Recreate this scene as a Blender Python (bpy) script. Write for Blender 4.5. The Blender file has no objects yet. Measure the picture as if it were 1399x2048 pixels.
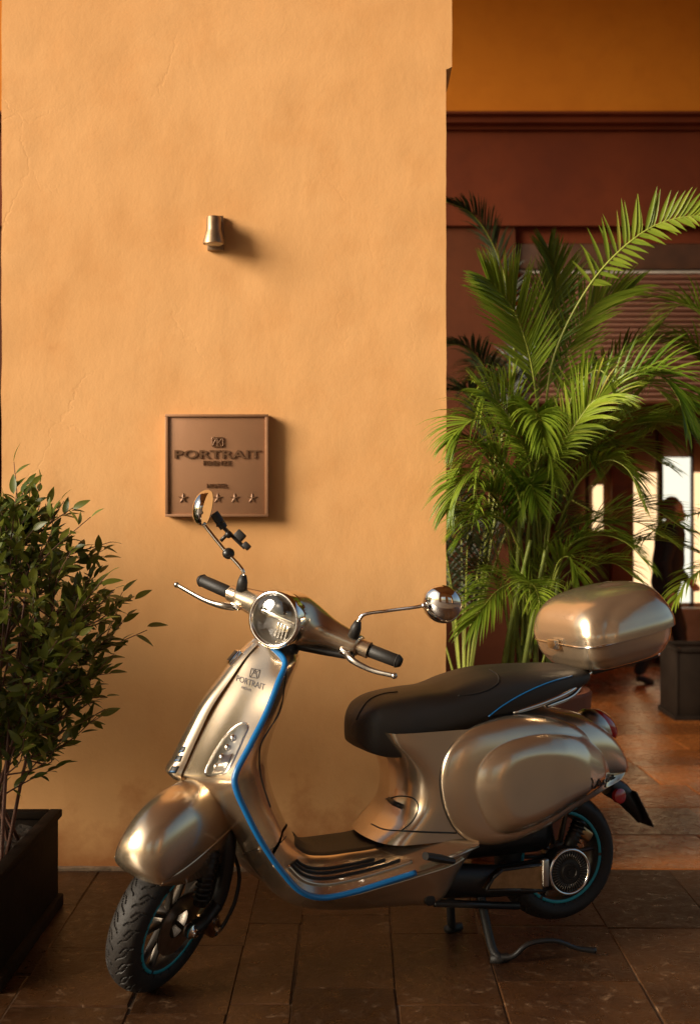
import bpy, bmesh, math, random
import numpy as np
from mathutils import Vector, Matrix
from mathutils.bvhtree import BVHTree
R_ = math.radians
rng = np.random.default_rng(11)
random.seed(5)
SC = bpy.context.scene
COL = SC.collection

# ------------------------------------------------------------------ camera, sky, sun, exposure
F, CX, V0, CAMH = 2700.0, 699.5, 1000.0, 1.45        # focal length / principal point in photo pixels
cam = bpy.data.cameras.new('camera'); camo = bpy.data.objects.new('camera', cam); COL.objects.link(camo)
cam.sensor_fit = 'VERTICAL'; cam.sensor_height = 36.0; cam.sensor_width = 36.0
cam.lens = 36.0 * F / 2048.0
cam.shift_y = -24.0 / 2048.0
cam.clip_start = 0.05; cam.clip_end = 500
camo.location = (0, 0, CAMH); camo.rotation_euler = (R_(90), 0, 0)
cam.dof.use_dof = True; cam.dof.focus_distance = 4.3; cam.dof.aperture_fstop = 3.2
SC.camera = camo

SUNDIR = Vector((2.45, 1.0, -1.02)).normalized()       # the way the light travels
w = bpy.data.worlds.new('World'); SC.world = w; w.use_nodes = True
wn = w.node_tree.nodes; wl = w.node_tree.links
bg = wn['Background']
sky = wn.new('ShaderNodeTexSky'); sky.sky_type = 'NISHITA'; sky.sun_disc = False
sky.sun_elevation = math.asin(-SUNDIR.z)
sky.sun_rotation = math.atan2(-SUNDIR.x, -SUNDIR.y)
sky.dust_density = 3.0; sky.air_density = 1.2; sky.altitude = 50
wl.new(sky.outputs[0], bg.inputs[0]); bg.inputs[1].default_value = 0.065
sun = bpy.data.lights.new('sun', 'SUN'); suno = bpy.data.objects.new('sun', sun); COL.objects.link(suno)
sun.energy = 5.0; sun.angle = R_(26); sun.color = (1.0, 0.87, 0.70)
suno.rotation_euler = SUNDIR.to_track_quat('-Z', 'Y').to_euler()
SC.view_settings.view_transform = 'Standard'; SC.view_settings.look = 'None'
SC.view_settings.gamma = 1.0; SC.view_settings.use_curve_mapping = False
SC.view_settings.exposure = 0.62

# ------------------------------------------------------------------ materials
def new_mat(name):
    m = bpy.data.materials.new(name); m.use_nodes = True
    return m, m.node_tree.nodes, m.node_tree.links, m.node_tree.nodes['Principled BSDF']
def pmat(name, col, rough=0.5, metal=0.0, coat=0.0, spec=0.5, bump=0.0, bscale=60.0, var=0.0, vscale=8.0, trans=0.0, emis=None, estr=1.0, rvar=0.0):
    m, N, L, p = new_mat(name)
    p.inputs['Base Color'].default_value = (*col, 1); p.inputs['Roughness'].default_value = rough
    p.inputs['Metallic'].default_value = metal; p.inputs['Coat Weight'].default_value = coat
    p.inputs['Coat Roughness'].default_value = 0.06; p.inputs['Specular IOR Level'].default_value = spec
    p.inputs['Transmission Weight'].default_value = trans
    if emis:
        p.inputs['Emission Color'].default_value = (*emis, 1); p.inputs['Emission Strength'].default_value = estr
    tc = N.new('ShaderNodeTexCoord')
    if var > 0:
        n = N.new('ShaderNodeTexNoise'); n.inputs['Scale'].default_value = vscale; n.inputs['Detail'].default_value = 6
        L.new(tc.outputs['Object'], n.inputs['Vector'])
        r = N.new('ShaderNodeMapRange'); r.inputs['From Min'].default_value = 0.3; r.inputs['From Max'].default_value = 0.7
        r.inputs['To Min'].default_value = 1 - var; r.inputs['To Max'].default_value = 1 + var
        L.new(n.outputs[0], r.inputs[0])
        mx = N.new('ShaderNodeMix'); mx.data_type = 'RGBA'; mx.blend_type = 'MULTIPLY'; mx.inputs[0].default_value = 1
        mx.inputs[6].default_value = (*col, 1); L.new(r.outputs[0], mx.inputs[7]); L.new(mx.outputs[2], p.inputs['Base Color'])
        if rvar > 0:
            r2 = N.new('ShaderNodeMapRange'); r2.inputs['To Min'].default_value = max(0.02, rough - rvar); r2.inputs['To Max'].default_value = rough + rvar
            r2.inputs['From Min'].default_value = 0.3; r2.inputs['From Max'].default_value = 0.7
            L.new(n.outputs[0], r2.inputs[0]); L.new(r2.outputs[0], p.inputs['Roughness'])
    if bump > 0:
        n = N.new('ShaderNodeTexNoise'); n.inputs['Scale'].default_value = bscale; n.inputs['Detail'].default_value = 5
        L.new(tc.outputs['Object'], n.inputs['Vector'])
        b = N.new('ShaderNodeBump'); b.inputs['Strength'].default_value = bump; b.inputs['Distance'].default_value = 0.01
        L.new(n.outputs[0], b.inputs['Height']); L.new(b.outputs[0], p.inputs['Normal'])
    return m

def plaster(name, c1, c2, c3, bump=0.17, foot=False):
    m, N, L, p = new_mat(name); p.inputs['Roughness'].default_value = 0.78; p.inputs['Specular IOR Level'].default_value = 0.25
    tc = N.new('ShaderNodeTexCoord')
    def noise(sc, det, rough=0.55, w=None):
        n = N.new('ShaderNodeTexNoise'); n.inputs['Scale'].default_value = sc; n.inputs['Detail'].default_value = det; n.inputs['Roughness'].default_value = rough
        L.new(tc.outputs['Object'], n.inputs['Vector']); return n
    a = noise(1.1, 3); b = noise(5.5, 5, 0.62); c = noise(28, 3, 0.6); d = noise(120, 1)
    cr = N.new('ShaderNodeValToRGB'); e = cr.color_ramp.elements
    e[0].position = 0.32; e[0].color = (*c1, 1); e[1].position = 0.68; e[1].color = (*c2, 1)
    L.new(a.outputs[0], cr.inputs[0])
    mr = N.new('ShaderNodeMapRange'); mr.inputs['From Min'].default_value = 0.45; mr.inputs['From Max'].default_value = 0.75; mr.inputs['To Max'].default_value = 0.55
    L.new(b.outputs[0], mr.inputs[0])
    mx = N.new('ShaderNodeMix'); mx.data_type = 'RGBA'; L.new(mr.outputs[0], mx.inputs[0]); L.new(cr.outputs[0], mx.inputs[6]); mx.inputs[7].default_value = (*c3, 1)
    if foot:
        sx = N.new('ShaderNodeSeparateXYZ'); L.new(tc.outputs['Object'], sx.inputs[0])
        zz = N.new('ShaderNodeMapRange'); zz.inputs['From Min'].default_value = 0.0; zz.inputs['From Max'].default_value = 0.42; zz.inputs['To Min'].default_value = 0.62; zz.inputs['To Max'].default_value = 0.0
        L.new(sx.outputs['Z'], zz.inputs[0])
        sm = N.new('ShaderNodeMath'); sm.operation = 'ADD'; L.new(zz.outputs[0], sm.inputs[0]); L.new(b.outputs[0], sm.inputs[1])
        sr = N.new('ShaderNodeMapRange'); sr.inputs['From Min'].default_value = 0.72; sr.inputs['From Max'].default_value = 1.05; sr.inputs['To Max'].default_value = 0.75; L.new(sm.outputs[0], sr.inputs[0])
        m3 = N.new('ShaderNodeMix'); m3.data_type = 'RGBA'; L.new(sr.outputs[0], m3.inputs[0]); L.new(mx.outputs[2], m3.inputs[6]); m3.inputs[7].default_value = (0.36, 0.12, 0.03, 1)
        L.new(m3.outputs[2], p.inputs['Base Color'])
    else: L.new(mx.outputs[2], p.inputs['Base Color'])
    # trowel relief: stretched noise plus fine grain, thin cracks
    mp = N.new('ShaderNodeMapping'); mp.inputs['Scale'].default_value = (1.0, 1.0, 0.45); mp.inputs['Rotation'].default_value = (0, 0.5, 0)
    L.new(tc.outputs['Object'], mp.inputs[0])
    t = N.new('ShaderNodeTexNoise'); t.inputs['Scale'].default_value = 4.5; t.inputs['Detail'].default_value = 4; t.inputs['Roughness'].default_value = 0.5; t.inputs['Distortion'].default_value = 0.3
    L.new(mp.outputs[0], t.inputs['Vector'])
    v = N.new('ShaderNodeTexVoronoi'); v.feature = 'DISTANCE_TO_EDGE'; v.inputs['Scale'].default_value = 2.3
    wv = N.new('ShaderNodeMix'); wv.data_type = 'RGBA'; wv.inputs[0].default_value = 0.18
    L.new(tc.outputs['Object'], wv.inputs[6]); L.new(b.outputs[1], wv.inputs[7]); L.new(wv.outputs[2], v.inputs['Vector'])
    ck = N.new('ShaderNodeMapRange'); ck.inputs['From Max'].default_value = 0.012; ck.inputs['To Min'].default_value = -0.5; ck.inputs['To Max'].default_value = 0
    L.new(v.outputs['Distance'], ck.inputs[0])
    gate = N.new('ShaderNodeMapRange'); gate.inputs['From Min'].default_value = 0.55; gate.inputs['From Max'].default_value = 0.66
    L.new(a.outputs[0], gate.inputs[0])
    cm = N.new('ShaderNodeMath'); cm.operation = 'MULTIPLY'; L.new(ck.outputs[0], cm.inputs[0]); L.new(gate.outputs[0], cm.inputs[1])
    def madd(x, k, y):
        q = N.new('ShaderNodeMath'); q.operation = 'MULTIPLY_ADD'; L.new(x, q.inputs[0]); q.inputs[1].default_value = k
        if y is None: q.inputs[2].default_value = 0
        else: L.new(y, q.inputs[2])
        return q.outputs[0]
    h = madd(t.outputs[0], 1.0, None); h = madd(c.outputs[0], 0.22, h); h = madd(d.outputs[0], 0.10, h); h = madd(cm.outputs[0], 0.35, h)
    bp = N.new('ShaderNodeBump'); bp.inputs['Strength'].default_value = bump; bp.inputs['Distance'].default_value = 0.02
    L.new(h, bp.inputs['Height']); L.new(bp.outputs[0], p.inputs['Normal'])
    return m

def stone(name, c1, c2, c3, rough=0.3):
    m, N, L, p = new_mat(name)
    tc = N.new('ShaderNodeTexCoord'); oi = N.new('ShaderNodeObjectInfo')
    def noise(sc, det, rg=0.6, dist=0.0):
        n = N.new('ShaderNodeTexNoise'); n.noise_dimensions = '4D'; n.inputs['Scale'].default_value = sc; n.inputs['Detail'].default_value = det; n.inputs['Roughness'].default_value = rg; n.inputs['Distortion'].default_value = dist
        L.new(tc.outputs['Object'], n.inputs['Vector'])
        ml = N.new('ShaderNodeMath'); ml.operation = 'MULTIPLY'; ml.inputs[1].default_value = 20; L.new(oi.outputs['Random'], ml.inputs[0]); L.new(ml.outputs[0], n.inputs['W'])
        return n
    a = noise(3.2, 4, 0.62, 0.6); b = noise(17, 5, 0.7, 0.8); c = noise(70, 2)
    cr = N.new('ShaderNodeValToRGB'); e = cr.color_ramp.elements
    e[0].position = 0.3; e[0].color = (*c1, 1); e[1].position = 0.66; e[1].color = (*c2, 1)
    L.new(a.outputs[0], cr.inputs[0])
    sc = N.new('ShaderNodeMapRange'); sc.inputs['From Min'].default_value = 0.56; sc.inputs['From Max'].default_value = 0.72; sc.inputs['To Max'].default_value = 0.85
    L.new(b.outputs[0], sc.inputs[0])
    mx = N.new('ShaderNodeMix'); mx.data_type = 'RGBA'; L.new(sc.outputs[0], mx.inputs[0]); L.new(cr.outputs[0], mx.inputs[6]); mx.inputs[7].default_value = (*c3, 1)
    rm = N.new('ShaderNodeMapRange'); rm.inputs['To Min'].default_value = 0.5; rm.inputs['To Max'].default_value = 1.4; L.new(oi.outputs['Random'], rm.inputs[0])
    m2 = N.new('ShaderNodeMix'); m2.data_type = 'RGBA'; m2.blend_type = 'MULTIPLY'; m2.inputs[0].default_value = 1; L.new(mx.outputs[2], m2.inputs[6]); L.new(rm.outputs[0], m2.inputs[7])
    L.new(m2.outputs[2], p.inputs['Base Color'])
    rr = N.new('ShaderNodeMapRange'); rr.inputs['From Min'].default_value = 0.3; rr.inputs['From Max'].default_value = 0.7; rr.inputs['To Min'].default_value = rough - 0.08; rr.inputs['To Max'].default_value = rough + 0.25
    L.new(b.outputs[0], rr.inputs[0]); L.new(rr.outputs[0], p.inputs['Roughness'])
    ad = N.new('ShaderNodeMath'); ad.operation = 'MULTIPLY_ADD'; ad.inputs[1].default_value = 0.35; L.new(c.outputs[0], ad.inputs[0]); L.new(b.outputs[0], ad.inputs[2])
    bp = N.new('ShaderNodeBump'); bp.inputs['Strength'].default_value = 0.3; bp.inputs['Distance'].default_value = 0.012
    L.new(ad.outputs[0], bp.inputs['Height']); L.new(bp.outputs[0], p.inputs['Normal'])
    return m

def leafmat(name, c1, c2, tr=0.35, rough=0.4):
    m, N, L, p = new_mat(name)
    geo = N.new('ShaderNodeNewGeometry'); oi = N.new('ShaderNodeObjectInfo')
    cr = N.new('ShaderNodeValToRGB'); cr.color_ramp.elements[0].color = (*c1, 1); cr.color_ramp.elements[1].color = (*c2, 1); cr.color_ramp.elements[1].position = .88; el = cr.color_ramp.elements.new(.97); el.color = (c2[0] * 1.1, c2[1] * .72, c2[2] * 1.2, 1)
    ad = N.new('ShaderNodeMath'); ad.operation = 'ADD'; L.new(geo.outputs['Random Per Island'], ad.inputs[0]); L.new(oi.outputs['Random'], ad.inputs[1])
    hf = N.new('ShaderNodeMath'); hf.operation = 'MULTIPLY'; hf.inputs[1].default_value = 0.5; L.new(ad.outputs[0], hf.inputs[0])
    L.new(hf.outputs[0], cr.inputs[0]); L.new(cr.outputs[0], p.inputs['Base Color'])
    p.inputs['Roughness'].default_value = rough; p.inputs['Specular IOR Level'].default_value = 0.45
    t = N.new('ShaderNodeBsdfTranslucent'); L.new(cr.outputs[0], t.inputs[0])
    ms = N.new('ShaderNodeMixShader'); ms.inputs[0].default_value = tr
    L.new(p.outputs[0], ms.inputs[1]); L.new(t.outputs[0], ms.inputs[2]); L.new(ms.outputs[0], N['Material Output'].inputs[0])
    return m

def glassmat(name, col=(1, 1, 1), mixf=0.25, rough=0.02):
    m, N, L, p = new_mat(name); N.remove(p)
    g = N.new('ShaderNodeBsdfGlossy'); g.inputs['Roughness'].default_value = rough
    t = N.new('ShaderNodeBsdfTransparent'); t.inputs[0].default_value = (*col, 1)
    fr = N.new('ShaderNodeLayerWeight'); pw = N.new('ShaderNodeMath'); pw.operation = 'POWER'; pw.inputs[1].default_value = 3.0; L.new(fr.outputs['Facing'], pw.inputs[0])
    ad = N.new('ShaderNodeMath'); ad.operation = 'MULTIPLY_ADD'; ad.inputs[1].default_value = 0.7; ad.inputs[2].default_value = mixf; ad.use_clamp = True; L.new(pw.outputs[0], ad.inputs[0])
    ms = N.new('ShaderNodeMixShader'); L.new(ad.outputs[0], ms.inputs[0]); L.new(t.outputs[0], ms.inputs[1]); L.new(g.outputs[0], ms.inputs[2])
    L.new(ms.outputs[0], N['Material Output'].inputs[0])
    return m

M = {}
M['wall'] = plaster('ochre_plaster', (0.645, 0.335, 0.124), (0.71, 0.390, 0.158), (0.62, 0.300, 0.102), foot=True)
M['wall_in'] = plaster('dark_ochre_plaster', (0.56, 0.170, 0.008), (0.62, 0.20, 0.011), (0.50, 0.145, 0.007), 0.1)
M['redstone'] = plaster('red_brown_stone', (0.105, 0.019, 0.004), (0.15, 0.028, 0.005), (0.085, 0.015, 0.003), 0.12)
M['brownstone'] = plaster('dark_brown_stone', (0.075, 0.018, 0.004), (0.105, 0.026, 0.006), (0.06, 0.014, 0.003), 0.12)
M['ceil'] = plaster('ceiling_plaster', (0.45, 0.22, 0.08), (0.52, 0.27, 0.10), (0.42, 0.2, 0.07), 0.15)
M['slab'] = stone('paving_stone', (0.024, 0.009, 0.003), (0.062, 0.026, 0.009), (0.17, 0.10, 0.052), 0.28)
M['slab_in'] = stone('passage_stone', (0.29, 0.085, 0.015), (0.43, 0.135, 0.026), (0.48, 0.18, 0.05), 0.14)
M['ground'] = stone('ground_bed', (0.07, 0.042, 0.024), (0.13, 0.085, 0.052), (0.18, 0.125, 0.08), 0.6)
M['mortar'] = pmat('mortar', (0.22, 0.15, 0.09), 0.9, bump=0.5, bscale=80, var=0.4, vscale=20)
M['paint'] = None
M['seat'] = pmat('seat_vinyl', (0.022, 0.017, 0.013), 0.48, bump=0.12, bscale=500)
M['rubber'] = pmat('black_rubber', (0.014, 0.012, 0.010), 0.55, bump=0.1, bscale=200)
M['tyre'] = pmat('tyre_rubber', (0.017, 0.013, 0.010), 0.62, bump=0.15, bscale=150, var=0.3, vscale=12)
M['black'] = pmat('black_plastic', (0.012, 0.011, 0.010), 0.38)
M['darkmetal'] = pmat('dark_metal', (0.035, 0.030, 0.026), 0.38, metal=0.7, var=0.3, vscale=30)
M['chrome'] = pmat('chrome', (0.86, 0.82, 0.76), 0.06, metal=1.0)
M['alloy'] = pmat('brushed_alloy', (0.50, 0.46, 0.40), 0.3, metal=1.0, var=0.15, vscale=40)
M['bronze'] = pmat('bronze_metal', (0.45, 0.27, 0.12), 0.3, metal=1.0, var=0.2, vscale=40)
M['reflector'] = pmat('lamp_reflector', (0.26, 0.235, 0.20), 0.36, metal=0.6)
M['rim'] = pmat('graphite_rim', (0.10, 0.085, 0.07), 0.32, metal=0.8)
M['blue'] = pmat('blue_trim', (0.005, 0.145, 0.40), 0.28, coat=0.5)
M['teal'] = pmat('teal_rim_tape', (0.02, 0.30, 0.36), 0.4)
M['red'] = pmat('red_lens', (0.45, 0.006, 0.004), 0.12, coat=1.0)
M['mirror'] = pmat('mirror_glass', (0.92, 0.93, 0.92), 0.02, metal=1.0)
M['lens'] = glassmat('clear_lens', (0.97, 0.96, 0.93), 0.10)
M['white'] = pmat('white_highlight', (0.75, 0.75, 0.76), 0.35)  # colour of the painted highlight on the handlebar cover
M['ink'] = pmat('dark_ink', (0.05, 0.045, 0.05), 0.5)
M['plate'] = pmat('bronze_plaque', (0.36, 0.185, 0.095), 0.38, metal=0.35, bump=0.05, bscale=150, var=0.08, vscale=6)
M['letters'] = pmat('plaque_letters', (0.17, 0.085, 0.04), 0.4, metal=0.4)
M['lampmetal'] = pmat('lamp_bronze', (0.30, 0.20, 0.12), 0.45, metal=0.9, var=0.2, vscale=25)
M['diff'] = pmat('lamp_diffuser', (0.6, 0.5, 0.35), 0.3)
M['planter'] = pmat('planter_metal', (0.018, 0.012, 0.008), 0.7, spec=0.08, bump=0.15, bscale=30, var=0.3, vscale=6)
M['pot'] = pmat('terracotta', (0.20, 0.065, 0.03), 0.6, bump=0.2, bscale=40, var=0.25, vscale=7)
M['soil'] = pmat('soil', (0.03, 0.02, 0.012), 0.95, bump=1.0, bscale=60, var=0.4, vscale=40)
M['bark'] = pmat('reddish_stem', (0.11, 0.045, 0.025), 0.7, bump=0.3, bscale=90, var=0.3, vscale=30)
M['cane'] = pmat('palm_cane', (0.20, 0.24, 0.04), 0.45, var=0.35, vscale=15)
M['palm'] = leafmat('palm_leaflet', (0.075, 0.16, 0.010), (0.30, 0.38, 0.035), 0.40, 0.36)
M['palm_dark'] = leafmat('shaded_palm_leaflet', (0.012, 0.020, 0.005), (0.025, 0.035, 0.008), 0.2, 0.45)  # palm green with the shade behind the pier put into the colour
M['rachis'] = pmat('palm_rachis', (0.30, 0.34, 0.05), 0.45)
M['bush'] = leafmat('bush_leaf', (0.040, 0.072, 0.008), (0.20, 0.21, 0.030), 0.32, 0.38)
M['slat'] = pmat('brown_slat', (0.36, 0.19, 0.13), 0.35, metal=0.4)
M['lintel'] = pmat('dark_timber', (0.06, 0.022, 0.008), 0.5, bump=0.2, bscale=20, var=0.3, vscale=5)
M['frame'] = pmat('door_frame', (0.16, 0.06, 0.02), 0.45, var=0.2, vscale=6)
M['lit_warm'] = pmat('lit_pane_warm', (0.8, 0.7, 0.5), 0.3, emis=(1.0, 0.68, 0.36), estr=0.95)
M['lit_white'] = pmat('lit_pane_white', (0.8, 0.8, 0.75), 0.3, emis=(0.90, 0.90, 0.74), estr=0.75)
M['sill'] = pmat('pale_stone', (0.50, 0.46, 0.40), 0.5, bump=0.2, bscale=40, var=0.2, vscale=6)
M['cloth_dark'] = pmat('dark_cloth', (0.014, 0.012, 0.012), 0.85, bump=0.3, bscale=60)
M['skin'] = pmat('skin', (0.45, 0.24, 0.15), 0.5)
M['hair'] = pmat('auburn_hair', (0.10, 0.03, 0.012), 0.45, bump=0.6, bscale=120)
M['chips'] = pmat('red_bark_chips', (0.35, 0.10, 0.04), 0.8, var=0.4, vscale=60)
def paintmat():
    m, N, L, p = new_mat('champagne_metallic_paint')
    p.inputs['Base Color'].default_value = (0.71, 0.555, 0.375, 1); p.inputs['Metallic'].default_value = 0.9
    p.inputs['Roughness'].default_value = 0.26; p.inputs['Coat Weight'].default_value = 1.0; p.inputs['Coat Roughness'].default_value = 0.05
    tc = N.new('ShaderNodeTexCoord'); n = N.new('ShaderNodeTexNoise'); n.inputs['Scale'].default_value = 1400; n.inputs['Detail'].default_value = 1
    L.new(tc.outputs['Object'], n.inputs['Vector'])
    b = N.new('ShaderNodeBump'); b.inputs['Strength'].default_value = 0.05; b.inputs['Distance'].default_value = 0.001
    L.new(n.outputs[0], b.inputs['Height']); L.new(b.outputs[0], p.inputs['Normal'])
    return m
M['paint'] = paintmat()

# ------------------------------------------------------------------ mesh helpers
def link_mesh(name, verts, faces, mat, parent=None, smooth=True, autosmooth=None):
    me = bpy.data.meshes.new(name); me.from_pydata([tuple(map(float, v)) for v in verts], [], [tuple(int(i) for i in f) for f in faces])
    me.validate(); me.update()
    if mat is not None: me.materials.append(M[mat] if isinstance(mat, str) else mat)
    if smooth:
        me.polygons.foreach_set('use_smooth', [True] * len(me.polygons))
        if autosmooth is not None: me.set_sharp_from_angle(angle=R_(autosmooth))
    o = bpy.data.objects.new(name, me); COL.objects.link(o)
    if parent: o.parent = parent
    return o
def tag(o, label=None, cat=None, group=None, kind=None):
    if label: o['label'] = label
    if cat: o['category'] = cat
    if group: o['group'] = group
    if kind: o['kind'] = kind
    return o
def empty(name, loc, label, cat, group=None, rz=0.0):
    o = bpy.data.objects.new(name, None); COL.objects.link(o); o.location = loc; o.rotation_euler = (0, 0, rz)
    o.empty_display_size = 0.1
    return tag(o, label, cat, group)
def crom(P, n, closed=False):
    P = np.asarray(P, float); m = len(P)
    if closed: Q = np.concatenate([P[-1:], P, P[:2]]); seg = m
    else: Q = np.concatenate([2 * P[:1] - P[1:2], P, 2 * P[-1:] - P[-2:-1]]); seg = m - 1
    d = np.maximum(np.linalg.norm(np.diff(Q, axis=0), axis=1), 1e-6) ** 0.5
    t = np.linspace(0, seg, n, endpoint=not closed); out = np.zeros((n, P.shape[1]))
    for j, tt in enumerate(t):
        i = min(int(tt), seg - 1); f = tt - i
        p0, p1, p2, p3 = Q[i:i + 4]; d0, d1, d2 = d[i], d[i + 1], d[i + 2]
        m1 = ((p1 - p0) / d0 - (p2 - p0) / (d0 + d1) + (p2 - p1) / d1) * d1
        m2 = ((p2 - p1) / d1 - (p3 - p1) / (d1 + d2) + (p3 - p2) / d2) * d1
        out[j] = (2 * f**3 - 3 * f**2 + 1) * p1 + (f**3 - 2 * f**2 + f) * m1 + (-2 * f**3 + 3 * f**2) * p2 + (f**3 - f**2) * m2
    return out
def lin(P, n):
    P = np.asarray(P, float); d = np.r_[0, np.cumsum(np.linalg.norm(np.diff(P, axis=0), axis=1))]; t = np.linspace(0, d[-1], n)
    return np.stack([np.interp(t, d, P[:, k]) for k in range(P.shape[1])], 1)
def unit(v): v = np.asarray(v, float); return v / (np.linalg.norm(v) + 1e-12)
class MB:
    def __init__(s): s.v = []; s.f = []; s.n = 0
    def add(s, V, Fc):
        V = np.asarray(V, float).reshape(-1, 3); s.v.append(V); s.f += [tuple(i + s.n for i in f) for f in Fc]; s.n += len(V); return s
    def grid(s, P, cu=False, cv=False, cap0=False, cap1=False):
        P = np.asarray(P, float); nu, nv = P.shape[:2]; Fc = []
        for i in range(nu if cu else nu - 1):
            for j in range(nv if cv else nv - 1):
                i2 = (i + 1) % nu; j2 = (j + 1) % nv
                Fc.append((i * nv + j, i2 * nv + j, i2 * nv + j2, i * nv + j2))
        if cap0: Fc.append(tuple(range(nv)))
        if cap1: Fc.append(tuple((nu - 1) * nv + k for k in range(nv))[::-1])
        return s.add(P.reshape(-1, 3), Fc)
    def tube(s, P, r, n=10, smooth=0, caps=True, flat=1.0, up=None, closed=False):
        P = np.asarray(P, float)
        if smooth: 
            rr = np.asarray(r, float) if np.ndim(r) else None
            if rr is not None: r = np.interp(np.linspace(0, 1, smooth), np.linspace(0, 1, len(rr)), rr)
            P = crom(P, smooth, closed)
        m = len(P); r = np.broadcast_to(np.asarray(r, float), (m,))
        if closed: T = np.roll(P, -1, 0) - np.roll(P, 1, 0)
        else: T = np.gradient(P, axis=0)
        T /= np.linalg.norm(T, axis=1)[:, None] + 1e-12
        a = np.array([0, 0, 1.]) if up is None else np.asarray(up, float)
        if abs(T[0] @ a) > 0.95: a = np.array([1., 0, 0])
        G = np.zeros((m, n, 3)); th = np.linspace(0, 2 * np.pi, n, endpoint=False)
        e = unit(np.cross(T[0], a))
        for i in range(m):
            e = unit(e - T[i] * (e @ T[i])) if up is None else unit(np.cross(T[i], a))
            b = np.cross(T[i], e)
            G[i] = P[i] + r[i] * (np.cos(th)[:, None] * e + flat * np.sin(th)[:, None] * b)
        return s.grid(G, cu=closed, cv=True, cap0=caps and not closed, cap1=caps and not closed)
    def lathe(s, c, axis, prof, n=48, a0=0, a1=2 * math.pi, ref=None):
        c = np.asarray(c, float); ax = unit(axis); rf = np.array([0, 0, 1.]) if ref is None else np.asarray(ref, float)
        if abs(ax @ unit(rf)) > 0.97: rf = np.array([1., 0, 0])
        e1 = unit(rf - ax * (rf @ ax)); e2 = np.cross(ax, e1); full = abs(a1 - a0 - 2 * math.pi) < 1e-6
        th = np.linspace(a0, a1, n, endpoint=not full); prof = np.asarray(prof, float)
        G = c + prof[None, :, :1] * ax + prof[None, :, 1:] * (np.cos(th)[:, None, None] * e1 + np.sin(th)[:, None, None] * e2)
        return s.grid(G, cu=full)
    def box(s, lo, hi, bev=0.0, mtx=None):
        bm = bmesh.new(); bmesh.ops.create_cube(bm, size=1)
        lo = np.asarray(lo, float); hi = np.asarray(hi, float)
        for v in bm.verts: v.co = Vector((lo + hi) / 2 + np.array(v.co) * (hi - lo))
        if bev > 0: bmesh.ops.bevel(bm, geom=list(bm.edges), offset=bev, segments=2, affect='EDGES', profile=0.5)
        bm.verts.index_update(); V = [np.array(v.co) for v in bm.verts]; Fc = [tuple(v.index for v in f.verts) for f in bm.faces]; bm.free()
        if mtx is not None: V = [np.array(mtx @ Vector(v)) for v in V]
        return s.add(V, Fc)
    def obox(s, c, ax, half, bev=0.004):          # oriented box: centre, 3 axes (rows), half sizes
        ax = np.asarray(ax, float); m = Matrix.Identity(4)
        for i in range(3):
            for j in range(3): m[j][i] = ax[i][j]
        m.translation = Vector(c); h = np.asarray(half, float)
        return s.box(-h, h, bev, m)
    def ell(s, c, r, n=20, ax=None):
        u = np.linspace(0, math.pi, n // 2 + 2); t = np.linspace(0, 2 * math.pi, n, endpoint=False)
        P = np.stack([np.sin(u)[:, None] * np.cos(t), np.sin(u)[:, None] * np.sin(t), np.cos(u)[:, None] + 0 * t], -1) * np.asarray(r, float)
        if ax is not None: P = P @ np.asarray(ax, float)
        return s.grid(P + np.asarray(c, float), cv=True)
    def map(s, fn): s.v = [fn(v) for v in s.v]; return s
    def build(s, name, mat, parent=None, smooth=True, sharp=40, fix=True):
        V = np.concatenate(s.v) if s.v else np.zeros((0, 3))
        o = link_mesh(name, V, s.f, mat, parent, smooth, None)
        if fix:
            bm = bmesh.new(); bm.from_mesh(o.data); bmesh.ops.remove_doubles(bm, verts=bm.verts, dist=1e-5)
            bmesh.ops.recalc_face_normals(bm, faces=bm.faces); bm.to_mesh(o.data); bm.free()
        if smooth and sharp is not None: o.data.set_sharp_from_angle(angle=R_(sharp))
        return o
def surfnet(fn, lo, hi, h):
    lo = np.asarray(lo, float); hi = np.asarray(hi, float); n = np.ceil((hi - lo) / h).astype(int) + 1
    ax = [lo[k] + h * np.arange(n[k]) for k in range(3)]
    X, Y, Z = np.meshgrid(*ax, indexing='ij'); D = fn(X, Y, Z); S = D < 0
    acc = np.zeros(tuple(n - 1) + (3,)); cnt = np.zeros(tuple(n - 1)); I = [slice(0, -1), slice(1, None)]
    G = np.stack([X, Y, Z], -1)
    corners = [(a, b, c) for a in (0, 1) for b in (0, 1) for c in (0, 1)]
    for a in corners:
        for k in range(3):
            if a[k]: continue
            b = list(a); b[k] = 1
            sa = tuple(I[q] for q in a); sb = tuple(I[q] for q in b)
            cr = S[sa] != S[sb]; da = D[sa]; db = D[sb]; t = np.where(cr, da / (da - db + 1e-12), 0)
            p = G[sa] + t[..., None] * (G[sb] - G[sa]); acc += np.where(cr[..., None], p, 0); cnt += cr
    act = cnt > 0; idx = -np.ones(act.shape, int); idx[act] = np.arange(act.sum()); V = acc[act] / cnt[act][:, None]
    Fc = []
    for k in range(3):
        sa = [slice(1, -1)] * 3; sb = [slice(1, -1)] * 3; sa[k] = slice(0, -1); sb[k] = slice(1, None)
        A = S[tuple(sa)]; B = S[tuple(sb)]; loc = np.argwhere(A != B); o1, o2 = [q for q in range(3) if q != k]
        for q in loc:
            c = q.copy(); c[o1] += 1; c[o2] += 1
            c0 = c.copy(); c0[o1] -= 1; c1 = c0.copy(); c1[o2] -= 1; c2 = c.copy(); c2[o2] -= 1
            f = [idx[tuple(c)], idx[tuple(c0)], idx[tuple(c1)], idx[tuple(c2)]]
            if min(f) >= 0: Fc.append(f)
    return V, Fc
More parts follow.
